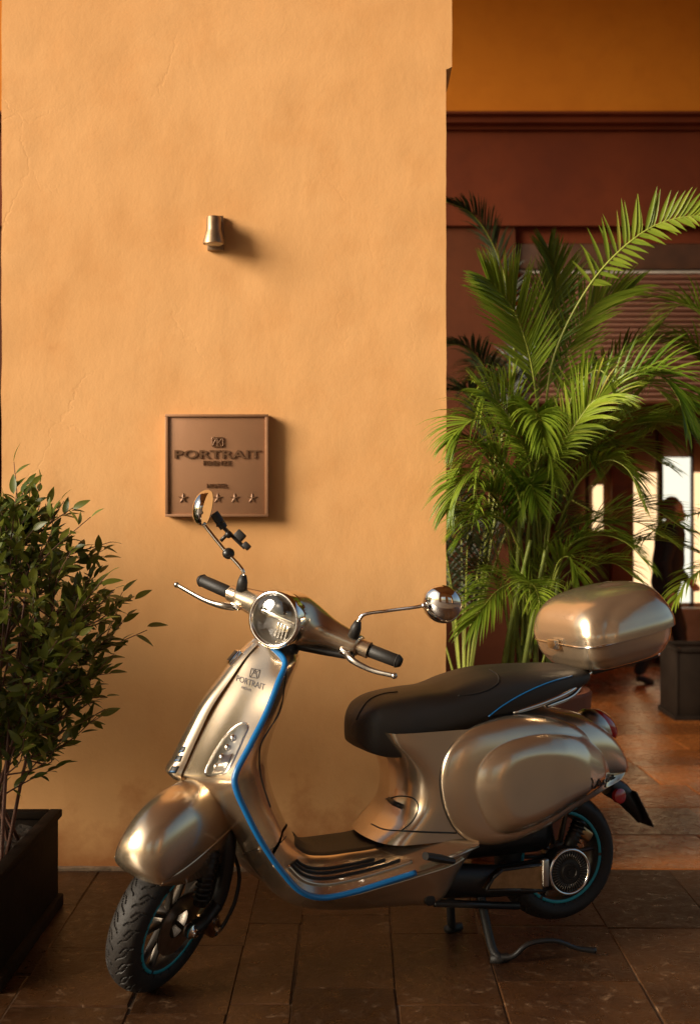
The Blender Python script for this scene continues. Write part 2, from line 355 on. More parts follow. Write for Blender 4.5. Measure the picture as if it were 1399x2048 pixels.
def smin(a, b, k): h = np.clip(0.5 + 0.5 * (b - a) / k, 0, 1); return b * (1 - h) + a * h - k * h * (1 - h)
def text_mesh(body, size, bold=0.0, extrude=0.0, xs=1.0, spacing=1.0):
    c = bpy.data.curves.new('t', 'FONT'); c.body = body; c.size = size; c.offset = bold; c.extrude = extrude; c.align_x = 'CENTER'; c.align_y = 'CENTER'
    c.space_character = spacing; c.resolution_u = 3
    o = bpy.data.objects.new('t', c); COL.objects.link(o); dg = bpy.context.evaluated_depsgraph_get(); dg.update()
    me = bpy.data.meshes.new_from_object(o.evaluated_get(dg))
    V = np.array([v.co[:] for v in me.vertices]); Fc = [tuple(p.vertices) for p in me.polygons]
    bpy.data.objects.remove(o); bpy.data.curves.remove(c); bpy.data.meshes.remove(me)
    V[:, 0] *= xs
    return V, Fc
def at(u, v, Y): return np.array([(u - CX) / F * Y, Y, CAMH - (v - V0) / F * Y])   # photo pixel at a known depth

# ------------------------------------------------------------------ the setting
def gz(y):            # the paving falls gently into the portico behind the pier
    return 0.0 if y < 5.3 else -0.0327 * (y - 5.3)
ys = [-60, 2.0, 5.3, 14.6, 90]
mb = MB(); mb.grid(np.array([[(x, y, gz(y) - 0.0045) for x in (-80, -10, 10, 80)] for y in ys]))
tag(mb.build('ground', 'ground', smooth=False), kind='structure')

pav = empty('pavement', (0, 0, 0), None, None); tag(pav, kind='structure')
def slab(x0, x1, y0, y1, mat, par, g=0.0022):
    a = np.array([[x0 + g, y0 + g], [x1 - g, y0 + g], [x1 - g, y1 - g], [x0 + g, y1 - g]]) + rng.normal(0, 0.0035, (4, 2))
    c = a.mean(0); h = rng.normal(0, 0.0009); tl = rng.normal(0, 0.0012, 2)
    bot = a; mid = a; top = c + (a - c) * (1 - 0.0045 / np.abs(a - c).max())
    z = lambda q, d: gz(q[1]) + d + tl @ (q - c)
    V = [(q[0] - c[0], q[1] - c[1], z(q, -0.04)) for q in bot] + [(q[0] - c[0], q[1] - c[1], z(q, h - 0.003)) for q in mid] + [(q[0] - c[0], q[1] - c[1], z(q, h)) for q in top]
    Fc = [(k, (k + 1) % 4, 4 + (k + 1) % 4, 4 + k) for k in range(4)] + [(4 + k, 4 + (k + 1) % 4, 8 + (k + 1) % 4, 8 + k) for k in range(4)] + [(8, 9, 10, 11)]
    o = link_mesh('slab', V, Fc, mat, par, smooth=False); o.location = (c[0], c[1], 0); return o
xs = [-0.343, -0.168, 0.137, 0.44]
while xs[0] > -2.6: xs.insert(0, xs[0] - rng.uniform(0.26, 0.44))
while xs[-1] < 3.0: xs.append(xs[-1] + rng.uniform(0.26, 0.44))
for i in range(len(xs) - 1):
    y = 2.6 + rng.uniform(0, 0.5) if xs[i] not in (-0.168, 0.137) else 3.2
    yy = [2.3]
    while y < 5.0: yy.append(y); y += rng.uniform(0.5, 0.95)
    if abs(xs[i] + 0.168) < 1e-6: yy = [2.3, 3.25, 4.015, 4.72]
    if abs(xs[i] + 0.343) < 1e-6: yy = [2.3, 3.1, 3.88, 4.62]
    yy.append(5.285)
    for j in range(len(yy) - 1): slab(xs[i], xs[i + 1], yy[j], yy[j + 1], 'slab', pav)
px_ = [-4.0 + 0.62 * k for k in range(16)]
yb = [5.31 + 0.62 * k for k in range(15)]
for j in range(len(yb) - 1):
    off = rng.uniform(-0.2, 0.2)
    for i in range(len(px_) - 1):
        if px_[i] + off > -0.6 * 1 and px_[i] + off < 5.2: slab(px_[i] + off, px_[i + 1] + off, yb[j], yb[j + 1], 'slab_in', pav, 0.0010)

# pier the scooter leans by: subdivided slab with slightly uneven arrises
def wobble(o, amp, sc):
    from mathutils import noise
    for v in o.data.vertices:
        n = noise.noise_vector(Vector(v.co) * sc); v.co += Vector(n) * amp
pier = empty('pier', (-0.5, 5.6, 0), 'broad ochre plastered pier behind the parked scooter', 'wall')
def wall_block(name, x0, x1, y0, y1, z0, z1, mat, par, step=0.08, amp=0.004, off=(0, 0, 0)):
    bm = bmesh.new()
    nx = max(1, int((x1 - x0) / step)); nz = max(1, int((z1 - z0) / step)); ny = max(1, int((y1 - y0) / 0.3))
    X = np.linspace(x0, x1, nx + 1); Z = np.linspace(z0, z1, nz + 1); Y = np.linspace(y0, y1, ny + 1); m_ = MB()
    for yv in (y0, y1): m_.grid(np.array([[(x, yv, z) for z in Z] for x in X]))
    for xv in (x0, x1): m_.grid(np.array([[(xv, y, z) for z in Z] for y in Y]))
    for zv in (z0, z1): m_.grid(np.array([[(x, y, zv) for y in Y] for x in X]))
    bm.free(); o = m_.build(name, mat, par, sharp=50); wobble(o, amp, 9.0)
    for v in o.data.vertices: v.co -= Vector(off)
    return o
po = (-0.5, 5.6, 0)
def pier_shell():
    X = np.r_[np.linspace(-1.366, .33, 30), .355, .377]; Z = np.r_[np.linspace(-.03, 3.12, 54), 3.142, 3.152, np.linspace(3.2, 6.8, 60)]; Y = np.linspace(5.30, 5.92, 4)
    fx = lambda x, z: x + (.024 if (z > 3.147 and x > .35) else 0)
    m_ = MB()
    for yv in (5.30, 5.92): m_.grid(np.array([[(fx(x, z), yv, z) for z in Z] for x in X]))
    for xv in (-1.366, .377): m_.grid(np.array([[(fx(xv, z), y, z) for z in Z] for y in Y]))
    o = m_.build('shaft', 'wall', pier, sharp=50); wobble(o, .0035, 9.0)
    for v in o.data.vertices: v.co -= Vector(po)
pier_shell()
tag(wall_block('mortar_fillet', -1.37, 0.38, 5.275, 5.30, -0.02, 0.012, 'mortar', pier, 0.04, 0.006, po))

# rear wall of the portico with cornice, red frieze, lintel and louvred transom above a passage
RY = 11.0
def zr(v, Y=RY): return CAMH + (V0 - v) / F * Y
def xr(u, Y=RY): return (u - CX) / F * Y
rear = empty('portico_rear_wall', (1.0, RY, 0), 'deep ochre wall with red-brown stone band inside the portico', 'wall')
ro = (1.0, RY, 0)
wall_block('upper_wall', -3.2, 9, RY, RY + 0.4, zr(236), 6.8, 'wall_in', rear, 0.5, 0.004, ro)
wall_block('left_wall', -3.2, xr(1030), RY + 0.02, RY + 0.42, -0.3, zr(452), 'brownstone', rear, 0.5, 0.004, ro)
wall_block('right_wall', 4.3, 9, RY + 0.02, RY + 0.42, -0.3, zr(452), 'redstone', rear, 0.5, 0.004, ro)
wall_block('sun_block_wall', -3.55, -3.21, 6.2, RY, -0.2, 2.4, 'wall_in', rear, 0.5, 0.004, ro)  # unseen low wall, added to keep sun off the rear of the portico
wall_block('frieze', -3.2, 9, RY - 0.015, RY + 0.4, zr(452) , zr(262), 'redstone', rear, 0.5, 0.004, ro)
mb = MB()
prof = np.array([(0, zr(264)), (-0.05, zr(262)), (-0.06, zr(256)), (-0.11, zr(252)), (-0.12, zr(242)), (-0.16, zr(238)), (-0.16, zr(233)), (0, zr(231))])
mb.grid(np.array([[(x - ro[0], p[0], p[1]) for p in prof] for x in (-3.2, 0, 3, 9)]))
mb.build('cornice', 'redstone', rear, sharp=30)
wall_block('door_head', xr(1030), 4.3, RY + 0.06, RY + 0.42, zr(484), zr(452) - 0.002, 'redstone', rear, 0.5, 0.003, ro)
mb = MB(); mb.box((xr(1032) - ro[0], 0.05, zr(536)), (4.3 - ro[0], 0.35, zr(484) - 0.003), 0.01); mb.build('lintel', 'lintel', rear, sharp=30)
lou = empty('louvre_grille', (2.8, RY, 0), 'brown metal louvre grille of thin horizontal slats over the passage', 'grille')
lx0, lx1 = xr(1041) - 2.8, 4.28 - 2.8
mb = MB(); mb.box((lx0, 0.08, zr(543)), (lx1, 0.16, zr(536.5)), 0.004); mb.build('top_rail', 'sill', lou, sharp=30)
for xx in (lx0, (lx0 + lx1) / 2, lx1 - 0.04):
    mb = MB(); mb.box((xx, 0.17, zr(812)), (xx + 0.04, 0.21, zr(544)), 0.004); mb.build('mullion', 'lintel', lou, sharp=30)
smesh = None
for k in range(24):
    zc = zr(552 + 10.8 * k)
    if smesh is None:
        mb = MB(); mb.obox((0, 0, 0), [(1, 0, 0), (0, 0.8, -0.6), (0, 0.6, 0.8)], ((lx1 - lx0) / 2, 0.028, 0.005), 0.002)
        so = mb.build('slat', 'slat', lou, sharp=30); smesh = so.data
    else:
        so = bpy.data.objects.new('slat', smesh); COL.objects.link(so); so.parent = lou
    so.location = ((lx0 + lx1) / 2, 0.12, zc)
# passage beyond: jamb, side walls, ceiling, lit glazing at its end
PY = 14.5
pas = empty('passage', (2.8, 12.8, 0), 'brown plastered passage leading to a lit glass shopfront', 'passage')
pof = (2.8, 12.8, 0)
wall_block('side_wall', xr(1030) - 0.3, xr(1030) - 0.02, RY + 0.43, PY, -0.4, 3.4, 'wall_in', pas, 0.5, 0.003, pof)
wall_block('side_wall', 4.32, 4.6, RY + 0.43, PY, -0.4, 3.4, 'wall_in', pas, 0.5, 0.003, pof)
wall_block('passage_ceiling', xr(1030) - 0.3, 4.6, RY + 0.44, PY + 0.3, 3.42, 3.6, 'wall_in', pas, 0.5, 0.003, pof)
wall_block('end_wall', xr(1030) - 0.3, 4.6, PY + 0.12, PY + 0.4, -0.4, 3.41, 'frame', pas, 0.5, 0.003, pof)
shop = empty('shopfront', (3.0, PY, gz(PY)), 'bright glazed shopfront with brown mullions at the end of the passage', 'shopfront')
sz0 = gz(PY)
def shx(u): return xr(u, PY) - 3.0
def shz(v): return zr(v, PY) - sz0
for (a, b, c, d, mt) in [(1184, 1204, 970, 1060, 'lit_warm'), (1264, 1311, 945, 1235, 'lit_warm'), (1322, 1378, 915, 1205, 'lit_white'), (1383, 1470, 945, 1205, 'lit_warm')]:
    mb = MB(); mb.box((shx(a), -0.02, shz(d)), (shx(b), 0.0, shz(c)), 0.003); mb.build('pane', mt, shop, smooth=False)
for (a, b) in [(1108, 1119), (1170.5, 1175.5), (1219, 1263), (1311.5, 1321.5), (1378.5, 1382.5)]:
    mb = MB(); mb.box((shx(a), -0.09, 0.0), (shx(b), 0.05, shz(760)), 0.006); mb.build('mullion', 'frame' if b - a > 20 else 'lintel', shop, sharp=30)
mb = MB(); mb.box((shx(1322), -0.22, 0.0), (shx(1480), -0.10, shz(1213)), 0.01); mb.build('plinth', 'sill', shop, sharp=30)
mb = MB(); mb.box((shx(1108), -0.1, shz(758)), (shx(1480), 0.05, shz(740)), 0.01); mb.build('head_rail', 'frame', shop, sharp=30)

# portico roof and the outer arcade (behind and beside the camera)
tag(wall_block('portico_ceiling', -4.6, 6.5, -3.6, 11.4, 6.81, 7.1, 'ceil', None, 0.5, 0.004), 'plain plaster ceiling of the portico above the pier', 'ceiling')
for i, (a, b) in enumerate([(-4.6, -3.3), (-0.6, 0.9), (3.6, 4.9)]):
    lab = ['ochre outer pier at the open left end of the arcade', 'ochre outer pier of the arcade facing the scooter', 'ochre outer pier of the arcade facing the palm', 'ochre outer pier closing the far end of the arcade'][i]
    tag(wall_block('arcade_pier', a, b, -3.6, -2.9, -0.03, 6.8, 'wall', None, 0.4, 0.004), lab, 'wall', 'outer piers of the arcade')
tag(wall_block('added_spandrel', -4.6, 4.9, -3.55, -2.95, 3.3, 6.79, 'wall', None, 0.6, 0.004), 'unseen ochre wall added above the arcade openings to hold back sky light', 'wall')  # added out of view to cut the sky fill from the front

# ------------------------------------------------------------------ the scooter (built in its own frame: x forward, y to its left, z up)
YAW = R_(21.9); SO = np.array([0.683, 4.50, 0.0])
SM = np.array([[-math.cos(YAW), math.sin(YAW), 0], [-math.sin(YAW), -math.cos(YAW), 0], [0, 0, 1.0]])   # columns: forward, left, up
scoot = empty('motor_scooter', SO, 'champagne gold motor scooter with blue trim and black seat on its stand', 'scooter', rz=math.pi + YAW)
CL = SM.T @ (np.array([0, 0, CAMH]) - SO)
def pray(u, v): return SM.T @ np.array([(u - CX) / F, 1.0, -(v - V0) / F])
def loc(u, v, y):                       # photo pixel on the scooter's lengthwise plane y
    d = pray(u, v); return CL + d * ((y - CL[1]) / d[1])
RAKE = R_(26); AX = np.array([1.31, 0, 0.22]); KA = np.array([-math.sin(RAKE), 0, math.cos(RAKE)]); STEER = R_(44)
KX = np.array([[0, -KA[2], KA[1]], [KA[2], 0, -KA[0]], [-KA[1], KA[0], 0]])
SR = np.eye(3) + math.sin(STEER) * KX + (1 - math.cos(STEER)) * KX @ KX
def ST(V): return AX + (np.asarray(V, float) - AX) @ SR.T          # turn with the handlebar
def bvh_of(*obs):
    V = []; Fc = []; n = 0
    for o in obs:
        V += [v.co.copy() for v in o.data.vertices]; Fc += [tuple(i + n for i in p.vertices) for p in o.data.polygons]; n = len(V)
    return BVHTree.FromPolygons(V, Fc)
def cast(b, u, v, lift=0.0):
    d = Vector(pray(u, v)).normalized(); h = b.ray_cast(Vector(CL), d)
    if h[0] is None: return None
    n = h[1] if h[1].dot(d) < 0 else -h[1]
    return np.array(h[0] + n * lift)
def drape_line(b, pts, lift=0.0, n=40):
    q = [cast(b, u, v, lift) for u, v in crom(np.array(pts, float), n)]
    return np.array([p for p in q if p is not None])
def P_(name, mb, mat, par=None, **k): return mb.build(name, mat, par or scoot, **k)

# --- leg shield, footboard and underside: stations of (front centre P, arch lip Q, edge E, inner F, rear centre B)
STN = np.array([
 [(1.052,0,1.030),(1.045,.030,1.028),(1.022,.062,1.016),(.975,.04,1.02),(.915,0,1.025)],
 [(1.095,0,.985),(1.080,.075,.980),(1.004,.150,.970),(.945,.09,.975),(.905,0,.975)],
 [(1.130,0,.930),(1.112,.095,.926),(1.036,.187,.921),(.975,.11,.91),(.930,0,.91)],
 [(1.185,0,.848),(1.165,.110,.842),(1.086,.217,.831),(1.015,.12,.82),(.962,0,.82)],
 [(1.237,0,.755),(1.215,.120,.752),(1.141,.245,.752),(1.055,.125,.735),(.995,0,.735)],
 [(1.282,0,.665),(1.262,.120,.662),(1.193,.264,.667),(1.078,.13,.665),(1.012,0,.665)],
 [(1.296,0,.635),(1.274,.118,.634),(1.188,.265,.630),(1.072,.13,.63),(1.010,0,.63)],
 [(1.130,0,.600),(1.228,.118,.584),(1.162,.262,.572),(1.058,.13,.585),(1.003,0,.59)],
 [(1.065,0,.480),(1.163,.118,.492),(1.114,.255,.481),(1.022,.13,.505),(.972,0,.505)],
 [(1.005,0,.370),(1.100,.118,.372),(1.050,.247,.387),(.985,.13,.435),(.930,0,.430)],
 [(.975,0,.290),(1.028,.125,.282),(.985,.238,.316),(.935,.125,.388),(.885,0,.388)],
 [(.920,0,.238),(.945,.130,.235),(.922,.232,.290),(.875,.120,.376),(.835,0,.375)],
 [(.800,0,.212),(.805,.135,.212),(.826,.230,.293),(.790,.118,.377),(.765,0,.376)],
 [(.700,0,.208),(.705,.140,.209),(.715,.230,.312),(.690,.118,.383),(.680,0,.382)],
 [(.600,0,.205),(.602,.145,.206),(.600,.230,.334),(.600,.125,.405),(.600,0,.402)],
 [(.500,0,.205),(.498,.150,.210),(.480,.226,.360),(.480,.13,.43),(.480,0,.43)],
 [(.415,0,.350),(.410,.140,.350),(.388,.205,.388),(.388,.13,.43),(.388,0,.43)],
], float)
for k_, w_ in zip(range(7), (.4, .42, .42, .42, .42, .42, .42)):
    P, Q, E = STN[k_, 0], STN[k_, 1], STN[k_, 2]
    STN[k_, 1] = P + (E - P) * [w_, .46, w_]
NS = 150; NT = len(STN) - 1
TR = np.stack([crom(STN[:, k], NS) for k in range(5)], 1)          # NS x 5 x 3
def mir(p): return p * np.array([1, -1, 1])
def front_sec(S, n=25):
    P, Q, E = S[0], S[1], S[2]; mid = Q * 0.45 + E * 0.55 + 0.10 * (Q - S[3]) * 0.5
    return crom(np.array([mir(E), mir(mid), mir(Q), P, Q, mid, E]), 2 * n + 1)
def back_sec(S, n=25):
    E, Fi, B = S[2], S[3], S[4]
    return crom(np.array([E, E * 0.45 + Fi * 0.55 + 0.12 * (Fi - S[1]) * 0.4, Fi, B, mir(Fi), mir(E * 0.45 + Fi * 0.55 + 0.12 * (Fi - S[1]) * 0.4), mir(E)]), 2 * n + 1)
FG = np.array([front_sec(S) for S in TR]); BG = np.array([back_sec(S) for S in TR])
SPL = int(NS * 10 / NT)                  # stations above this belong to the shield, the rest to the footboard
mb = MB(); mb.grid(FG[:SPL]); shield = P_('leg_shield', mb, 'paint', sharp=45)
mb = MB(); mb.grid(FG[SPL - 1:]); under = P_('underbody', mb, 'paint', sharp=45)
SPB = int(NS * 8.6 / NT)
mb = MB(); mb.grid(BG[:SPB]); inner = P_('inner_leg_shield', mb, 'paint', sharp=60)
mb = MB(); mb.grid(BG[SPB:]); fboard = P_('footboard', mb, 'paint', sharp=60)
# top cap of the shield
mb = MB(); loop = np.concatenate([FG[0], BG[0][1:-1]]); c = loop.mean(0) + [0, 0, 0.012]
mb.add(np.concatenate([loop, [c]]), [(i, (i + 1) % len(loop), len(loop)) for i in range(len(loop))]); P_('shield_cap', mb, 'paint', sharp=None)
# blue trim tube and bright bead next to it, both sides
E_ = TR[:, 2]
iend = int((NS - 1) * 14 / NT)
for s in (1, -1):
    q = E_[2:iend] * [1, s, 1] + np.array([0.0, 0.002 * s, 0.0])
    mb = MB(); mb.tube(q, 0.0092, 12); P_('blue_trim', mb, 'blue', sharp=None)
    mid = int(NS * 8.8 / NT)
    q2 = np.array([FG[i, -3 if s > 0 else 2] for i in range(mid, NS - 6)]); q2 = q2 + np.array([0.0, 0.003 * s, -0.001])
    mb = MB(); mb.tube(q2, 0.0035, 8); P_('edge_bead', mb, 'paint', sharp=None)
# raised floor strips along the tread edge
for s in (1, -1):
    for j, off in enumerate((4, 6, 8, 10)):
        i0, i1 = int(NS * (9.2 + .1 * j) / NT), int(NS * (13.9 - .35 * j) / NT)
        k = off if s > 0 else -1 - off
        q = BG[i0:i1, k] + np.array([0, 0.0015 * s, 0.0022]); mb = MB()
        mb.tube(q, 0.0042 if j else 0.005, 8); P_('floor_strip', mb, 'rubber' if j else 'paint', sharp=None)
# rubber floor mat on the flat of the footboard
mb = MB(); G = []
for i in range(int(NS * 9.15 / NT), int(NS * 13.55 / NT)):
    t = (i / NS * NT - 9.15) / 4.4; t = min(max(t, 0.0), 1.0); w_ = 0.112 * min(1, (t / 0.08) ** 0.5 + .3, ((1 - t) / 0.05) ** 0.5 + .55)
    sec = BG[i]; o_ = np.argsort(sec[:, 1]); yy_ = np.linspace(-w_, w_, 21)
    G.append(np.stack([np.interp(yy_, sec[o_, 1], sec[o_, 0]), yy_, np.interp(yy_, sec[o_, 1], sec[o_, 2]) + 0.0045 - 0.004 * (np.abs(yy_) > w_ * .97)], 1))
mb.grid(np.array(G)); P_('floor_mat', mb, 'rubber', sharp=None)
# panel seams
def seam(pts, par, b, r=0.0022, mat='black', n=40, lift=0.0):
    q = drape_line(b, pts, lift, n)
    if len(q) > 3:
        m_ = MB(); m_.tube(q, r, 6); P_('seam', m_, mat, par, sharp=None)
bS = bvh_of(shield, under); bB = bvh_of(inner, fboard)
seam([(487, 1706), (503, 1702), (518, 1698)], shield, bS, 0.0018, 'alloy', 12)
seam([(572, 1673), (556, 1690), (540, 1701)], inner, bB)
seam([(573, 1330), (560, 1420), (536, 1462), (521, 1490), (519, 1530), (526, 1570), (541, 1615)], inner, bB, 0.0026)
def patch(b, px, lift, dome, rings=8, n=64):
    O_ = crom(np.array(px, float), n, True); c0 = O_.mean(0); V = []; Fc = []
    for i in range(rings + 1):
        f = 1 - i / rings
        for q in O_: 
            p = cast(b, *(c0 + (q - c0) * f), lift + dome * (1 - f ** 4) ** 0.5 if f < 1 else 0.0)
            V.append(p if p is not None else (V[-1] if V else cast(b, *c0, lift)))
    for i in range(rings):
        for j in range(n): Fc.append((i * n + j, i * n + (j + 1) % n, (i + 1) * n + (j + 1) % n, (i + 1) * n + j))
    m_ = MB(); m_.add(V, Fc); return m_, np.array(V[:n])
# centre tie with horn cover
tie = []
TK = [(1.062, 1.020, .040, .010), (1.105, .975, .041, .014), (1.150, .915, .042, .018), (1.205, .838, .043, .024), (1.250, .752, .046, .028), (1.285, .680, .049, .032), (1.302, .640, .050, .037), (1.296, .622, .045, .027)]
for x, z, w_, h in crom(np.array(TK), 60):
    a = np.linspace(-1, 1, 21); nx, nz = 0.86, 0.5
    pr = np.sign(1 - np.abs(a)) * (1 - np.abs(a) ** 3.2)
    tie.append(np.stack([x - 0.012 + h * pr * nx + .002, a * w_, z + h * pr * nz * 0.6 - .004], 1))
mb = MB(); mb.grid(np.array(tie), cap1=True); tie_o = P_('centre_tie', mb, 'paint', sharp=60)
bT = bvh_of(tie_o)
for q in ([(363, 1493), (373, 1493), (368, 1505), (356, 1506)], [(353, 1511), (366, 1511), (361, 1524), (347, 1524)], [(345, 1532), (360, 1532), (352, 1547), (336, 1546)]):
    for nm, mt, lf, q_ in (('vent', 'black', .0012, q), ('blue_insert', 'blue', .0026, [tuple(.35 * np.array(q[0]) + .65 * np.array(q[3]) + [2, 0]), tuple(.35 * np.array(q[1]) + .65 * np.array(q[2]) + [-2, 0]), tuple(np.array(q[2]) + [-2, -2]), tuple(np.array(q[3]) + [2, -2])])):
        if all(cast(bT, u, v) is not None for u, v in q_): mb, _ = patch(bT, lin(np.array(list(q_) + [q_[0]], float), 17)[:-1], lf, .0002, 4, 48); P_(nm, mb, mt, tie_o, sharp=None)
T_ = np.array(tie); c = T_[9, 10]; e2 = unit(T_[8, 10] - T_[10, 10]); e3 = unit(np.cross([0, 1, 0], e2)); e3 = e3 if e3[0] > 0 else -e3
mb = MB(); mb.obox(c + e3 * .004, [np.array([0, 1., 0]), e2, e3], (.020, .026, .007), .004); P_('badge', mb, 'chrome', tie_o, sharp=30)
mb = MB(); mb.obox(c + e3 * .010, [np.array([0, 1., 0]), e2, e3], (.014, .019, .003), .001); P_('badge_face', mb, 'darkmetal', tie_o, sharp=30)
# left turn signal: lens patch on the shield
sigpx = [(492, 1447), (496, 1455), (489, 1472), (475, 1504), (460, 1535), (452, 1545), (436, 1550), (418, 1553), (411, 1548), (416, 1530), (432, 1500), (452, 1471), (472, 1452), (484, 1446)]
mb, rimq = patch(bS, sigpx, 0.001, 0.010)
sig = P_('turn_signal', mb, 'lens', sharp=None)
mb = MB(); mb.tube(rimq, 0.0032, 8, closed=True); P_('signal_bezel', mb, 'chrome', sig, sharp=None)
mb, _ = patch(bS, [(c0, c1) for c0, c1 in sigpx], 0.0006, 0.002); P_('signal_reflector', mb, 'alloy', sig, sharp=None)
for k in range(4):
    u_, v_ = 468 - 11 * k, 1478 + 19 * k; c = cast(bS, u_, v_, 0.004)
    mb = MB(); mb.ell(c, (.010, .010, .012), 14); P_('signal_reflector_cup', mb, 'chrome', sig, sharp=None)
for k in range(6):
    p1 = cast(bS, 430 + 4 * k, 1547 - .5 * k, .007); p2 = cast(bS, 448 + 4 * k, 1512 - .5 * k, .007)
    mb = MB(); mb.tube([p1, p2], .0022, 6); P_('lens_rib', mb, 'chrome', sig, sharp=None)
# printed emblem and name on the shield
def drape_text(body, b, cu, cv, wpx, hpx, skx, sky_, mat, name, par, lift=0.0012, bold=0.0):
    V, Fc = text_mesh(body, 1.0, bold); ext = V.max(0) - V.min(0); V2 = []
    for v in V:
        a, c_ = v[0] / ext[0] * wpx, v[1] / ext[1] * hpx
        p = cast(b, cu + a + skx * c_, cv - c_ + sky_ * a, lift); V2.append(p if p is not None else (V2[-1] if V2 else np.zeros(3)))
    m_ = MB(); m_.add(V2, Fc); return P_(name, m_, mat, par, sharp=None, smooth=False, fix=False)
drape_text('PORTRAIT', bS, 501, 1366, 56, 12, 0.2, 0.33, 'ink', 'lettering', shield)
drape_text('FIRENZE', bS, 493, 1378, 20, 4.5, 0.2, 0.33, 'ink', 'lettering', shield)
em = [[(503, 1337), (521, 1340), (516, 1357), (499, 1354), (503, 1337)], [(501, 1354), (511, 1339), (514, 1356)], [(506, 1338), (509, 1347), (519, 1341)]]
mb = MB()
for ln in em: 
    q = np.array([cast(bS, u, v, .0008) for u, v in lin(ln, 30)]); mb.tube(q, .0011, 5)
P_('emblem', mb, 'ink', shield, sharp=None)

# --- bodywork under the seat
zs = [.40, .43, .46, .50, .54, .58, .62, .66, .70, .74]; xc = [.70, .668, .632, .608, .60, .60, .606, .622, .65, .68]; xe = [.65, .626, .592, .560, .552, .554, .572, .606, .645, .66]
rows = []
for z, a, b in zip(np.linspace(.40, .74, 40), np.interp(np.linspace(.40, .74, 40), zs, xc), np.interp(np.linspace(.40, .74, 40), zs, xe)):
    h = crom(np.array([(a, 0), (a - .004, .06), (b + (a - b) * .55 + .004, .125), (b, .168), (b - .03, .178), (.46, .180), (.42, .180), (.37, .176), (.32, .165), (.27, .13)]), 60)
    full = np.concatenate([h[::-1] * [1, -1], h[1:]]); rows.append(np.c_[full, np.full(len(full), z)])
rows = np.array(rows)
for it in range(3): rows[1:-1, :, 0] = (rows[:-2, :, 0] + 2 * rows[1:-1, :, 0] + rows[2:, :, 0]) / 4
mb = MB(); mb.grid(rows); body = P_('rear_body', mb, 'paint', sharp=60)
bBody = bvh_of(body)
seam([(771, 1598), (803, 1592), (828, 1598), (836, 1612), (826, 1640), (803, 1661)], body, bBody, 0.0024)
seam([(742, 1648), (765, 1658), (803, 1662)], body, bvh_of(body, fboard), 0.0024)
seam([(803, 1662), (850, 1664), (912, 1666)], body, bBody, 0.003)
q = [cast(bBody, u, v, .003) for u, v in [(779, 1599), (788, 1607), (803, 1613)]]
if all(p is not None for p in q): mb = MB(); mb.tube(np.array(q), .008, 8); P_('charging_flap_latch', mb, 'black', body, sharp=None)
# tail: rounded section along x
TX = [(.50, .165, .770, .43), (.42, .178, .785, .41), (.30, .184, .795, .40), (.15, .180, .790, .42), (.02, .160, .764, .46), (-.08, .135, .738, .49), (-.15, .108, .700, .51), (-.21, .078, .648, .515), (-.255, .045, .585, .52), (-.272, .015, .552, .53)]
G = []
for x, w_, zt, zb in crom(np.array(TX), 60):
    t = np.linspace(0, 2 * np.pi, 48, endpoint=False); c_, s_ = np.cos(t), np.sin(t); n_ = 2 / 2.5
    G.append(np.stack([np.full(48, x), w_ * np.sign(c_) * np.abs(c_) ** n_, (zt + zb) / 2 + (zt - zb) / 2 * np.sign(s_) * np.abs(s_) ** n_], 1))
mb = MB(); mb.grid(np.array(G), cv=True, cap0=True, cap1=True); tail = P_('tail', mb, 'paint', sharp=60)
# side cowls: height field over the traced outline, with the raised oval
CO = [(881, 1556, .186), (894, 1506, .184), (928, 1465, .178), (973, 1443, .17), (1028, 1430, .16), (1092, 1432, .145), (1145, 1449, .13), (1206, 1494, .095), (1240, 1522, .06), (1252, 1537, .045), (1243, 1556, .06), (1215, 1575, .10), (1137, 1625, .15), (1083, 1657, .172), (1018, 1684, .182), (973, 1690, .186), (936, 1681, .188), (909, 1657, .188), (888, 1611, .187)]
CB = [(960, 1575), (971, 1533), (1005, 1498), (1069, 1477), (1137, 1476), (1190, 1489), (1228, 1515), (1243, 1536), (1225, 1562), (1160, 1606), (1085, 1648), (1028, 1667), (1000, 1662), (976, 1632)]
outl = crom(np.array([loc(u, v, y) for u, v, y in CO]), 160, True)
bul = crom(np.array([loc(u, v, .235 if u < 1150 else .235 - (u - 1150) / 100 * .13) for u, v in CB]), 160, True)
cc = np.array([.20, 0, .565])
ang_b = np.arctan2(bul[:, 2] - cc[2], bul[:, 0] - cc[0]); rad_b = np.hypot(bul[:, 2] - cc[2], bul[:, 0] - cc[0]); o_ = np.argsort(ang_b)
G = []
for r in np.r_[np.linspace(0.001, .9, 54), np.linspace(.915, 1, 14)]:
    q = cc * [1, 0, 1] + (outl * [1, 0, 1] - cc * [1, 0, 1]) * r
    ye = np.interp(q[:, 0], [-.2, -.1, 0, .15, .3, .55], [.04, .105, .15, .172, .18, .182])
    ye = ye * (1 - r ** 6) + outl[:, 1] * r ** 6
    h = 0.050 * np.clip(1 - r ** 5, 0, 1) ** .55 * np.interp(q[:, 0], [-.22, -.1, .1, .5], [.25, .7, 1, .62])
    th = np.arctan2(q[:, 2] - cc[2], q[:, 0] - cc[0]); rb = np.hypot(q[:, 2] - cc[2], q[:, 0] - cc[0]) / np.interp(th, ang_b[o_], rad_b[o_], period=2 * np.pi)
    bmp = np.clip((1.03 - rb) / .42, 0, 1); bmp = np.sin(bmp * np.pi / 2) ** .8
    h += .030 * bmp * np.interp(q[:, 0], [-.2, -.1, .1], [.3, .8, 1])
    G.append(np.stack([q[:, 0], ye + h, q[:, 2]], 1))
G = np.array(G)
mb = MB(); mb.grid(G, cv=True, cap0=True); cowl = P_('side_cowl', mb, 'paint', sharp=None)
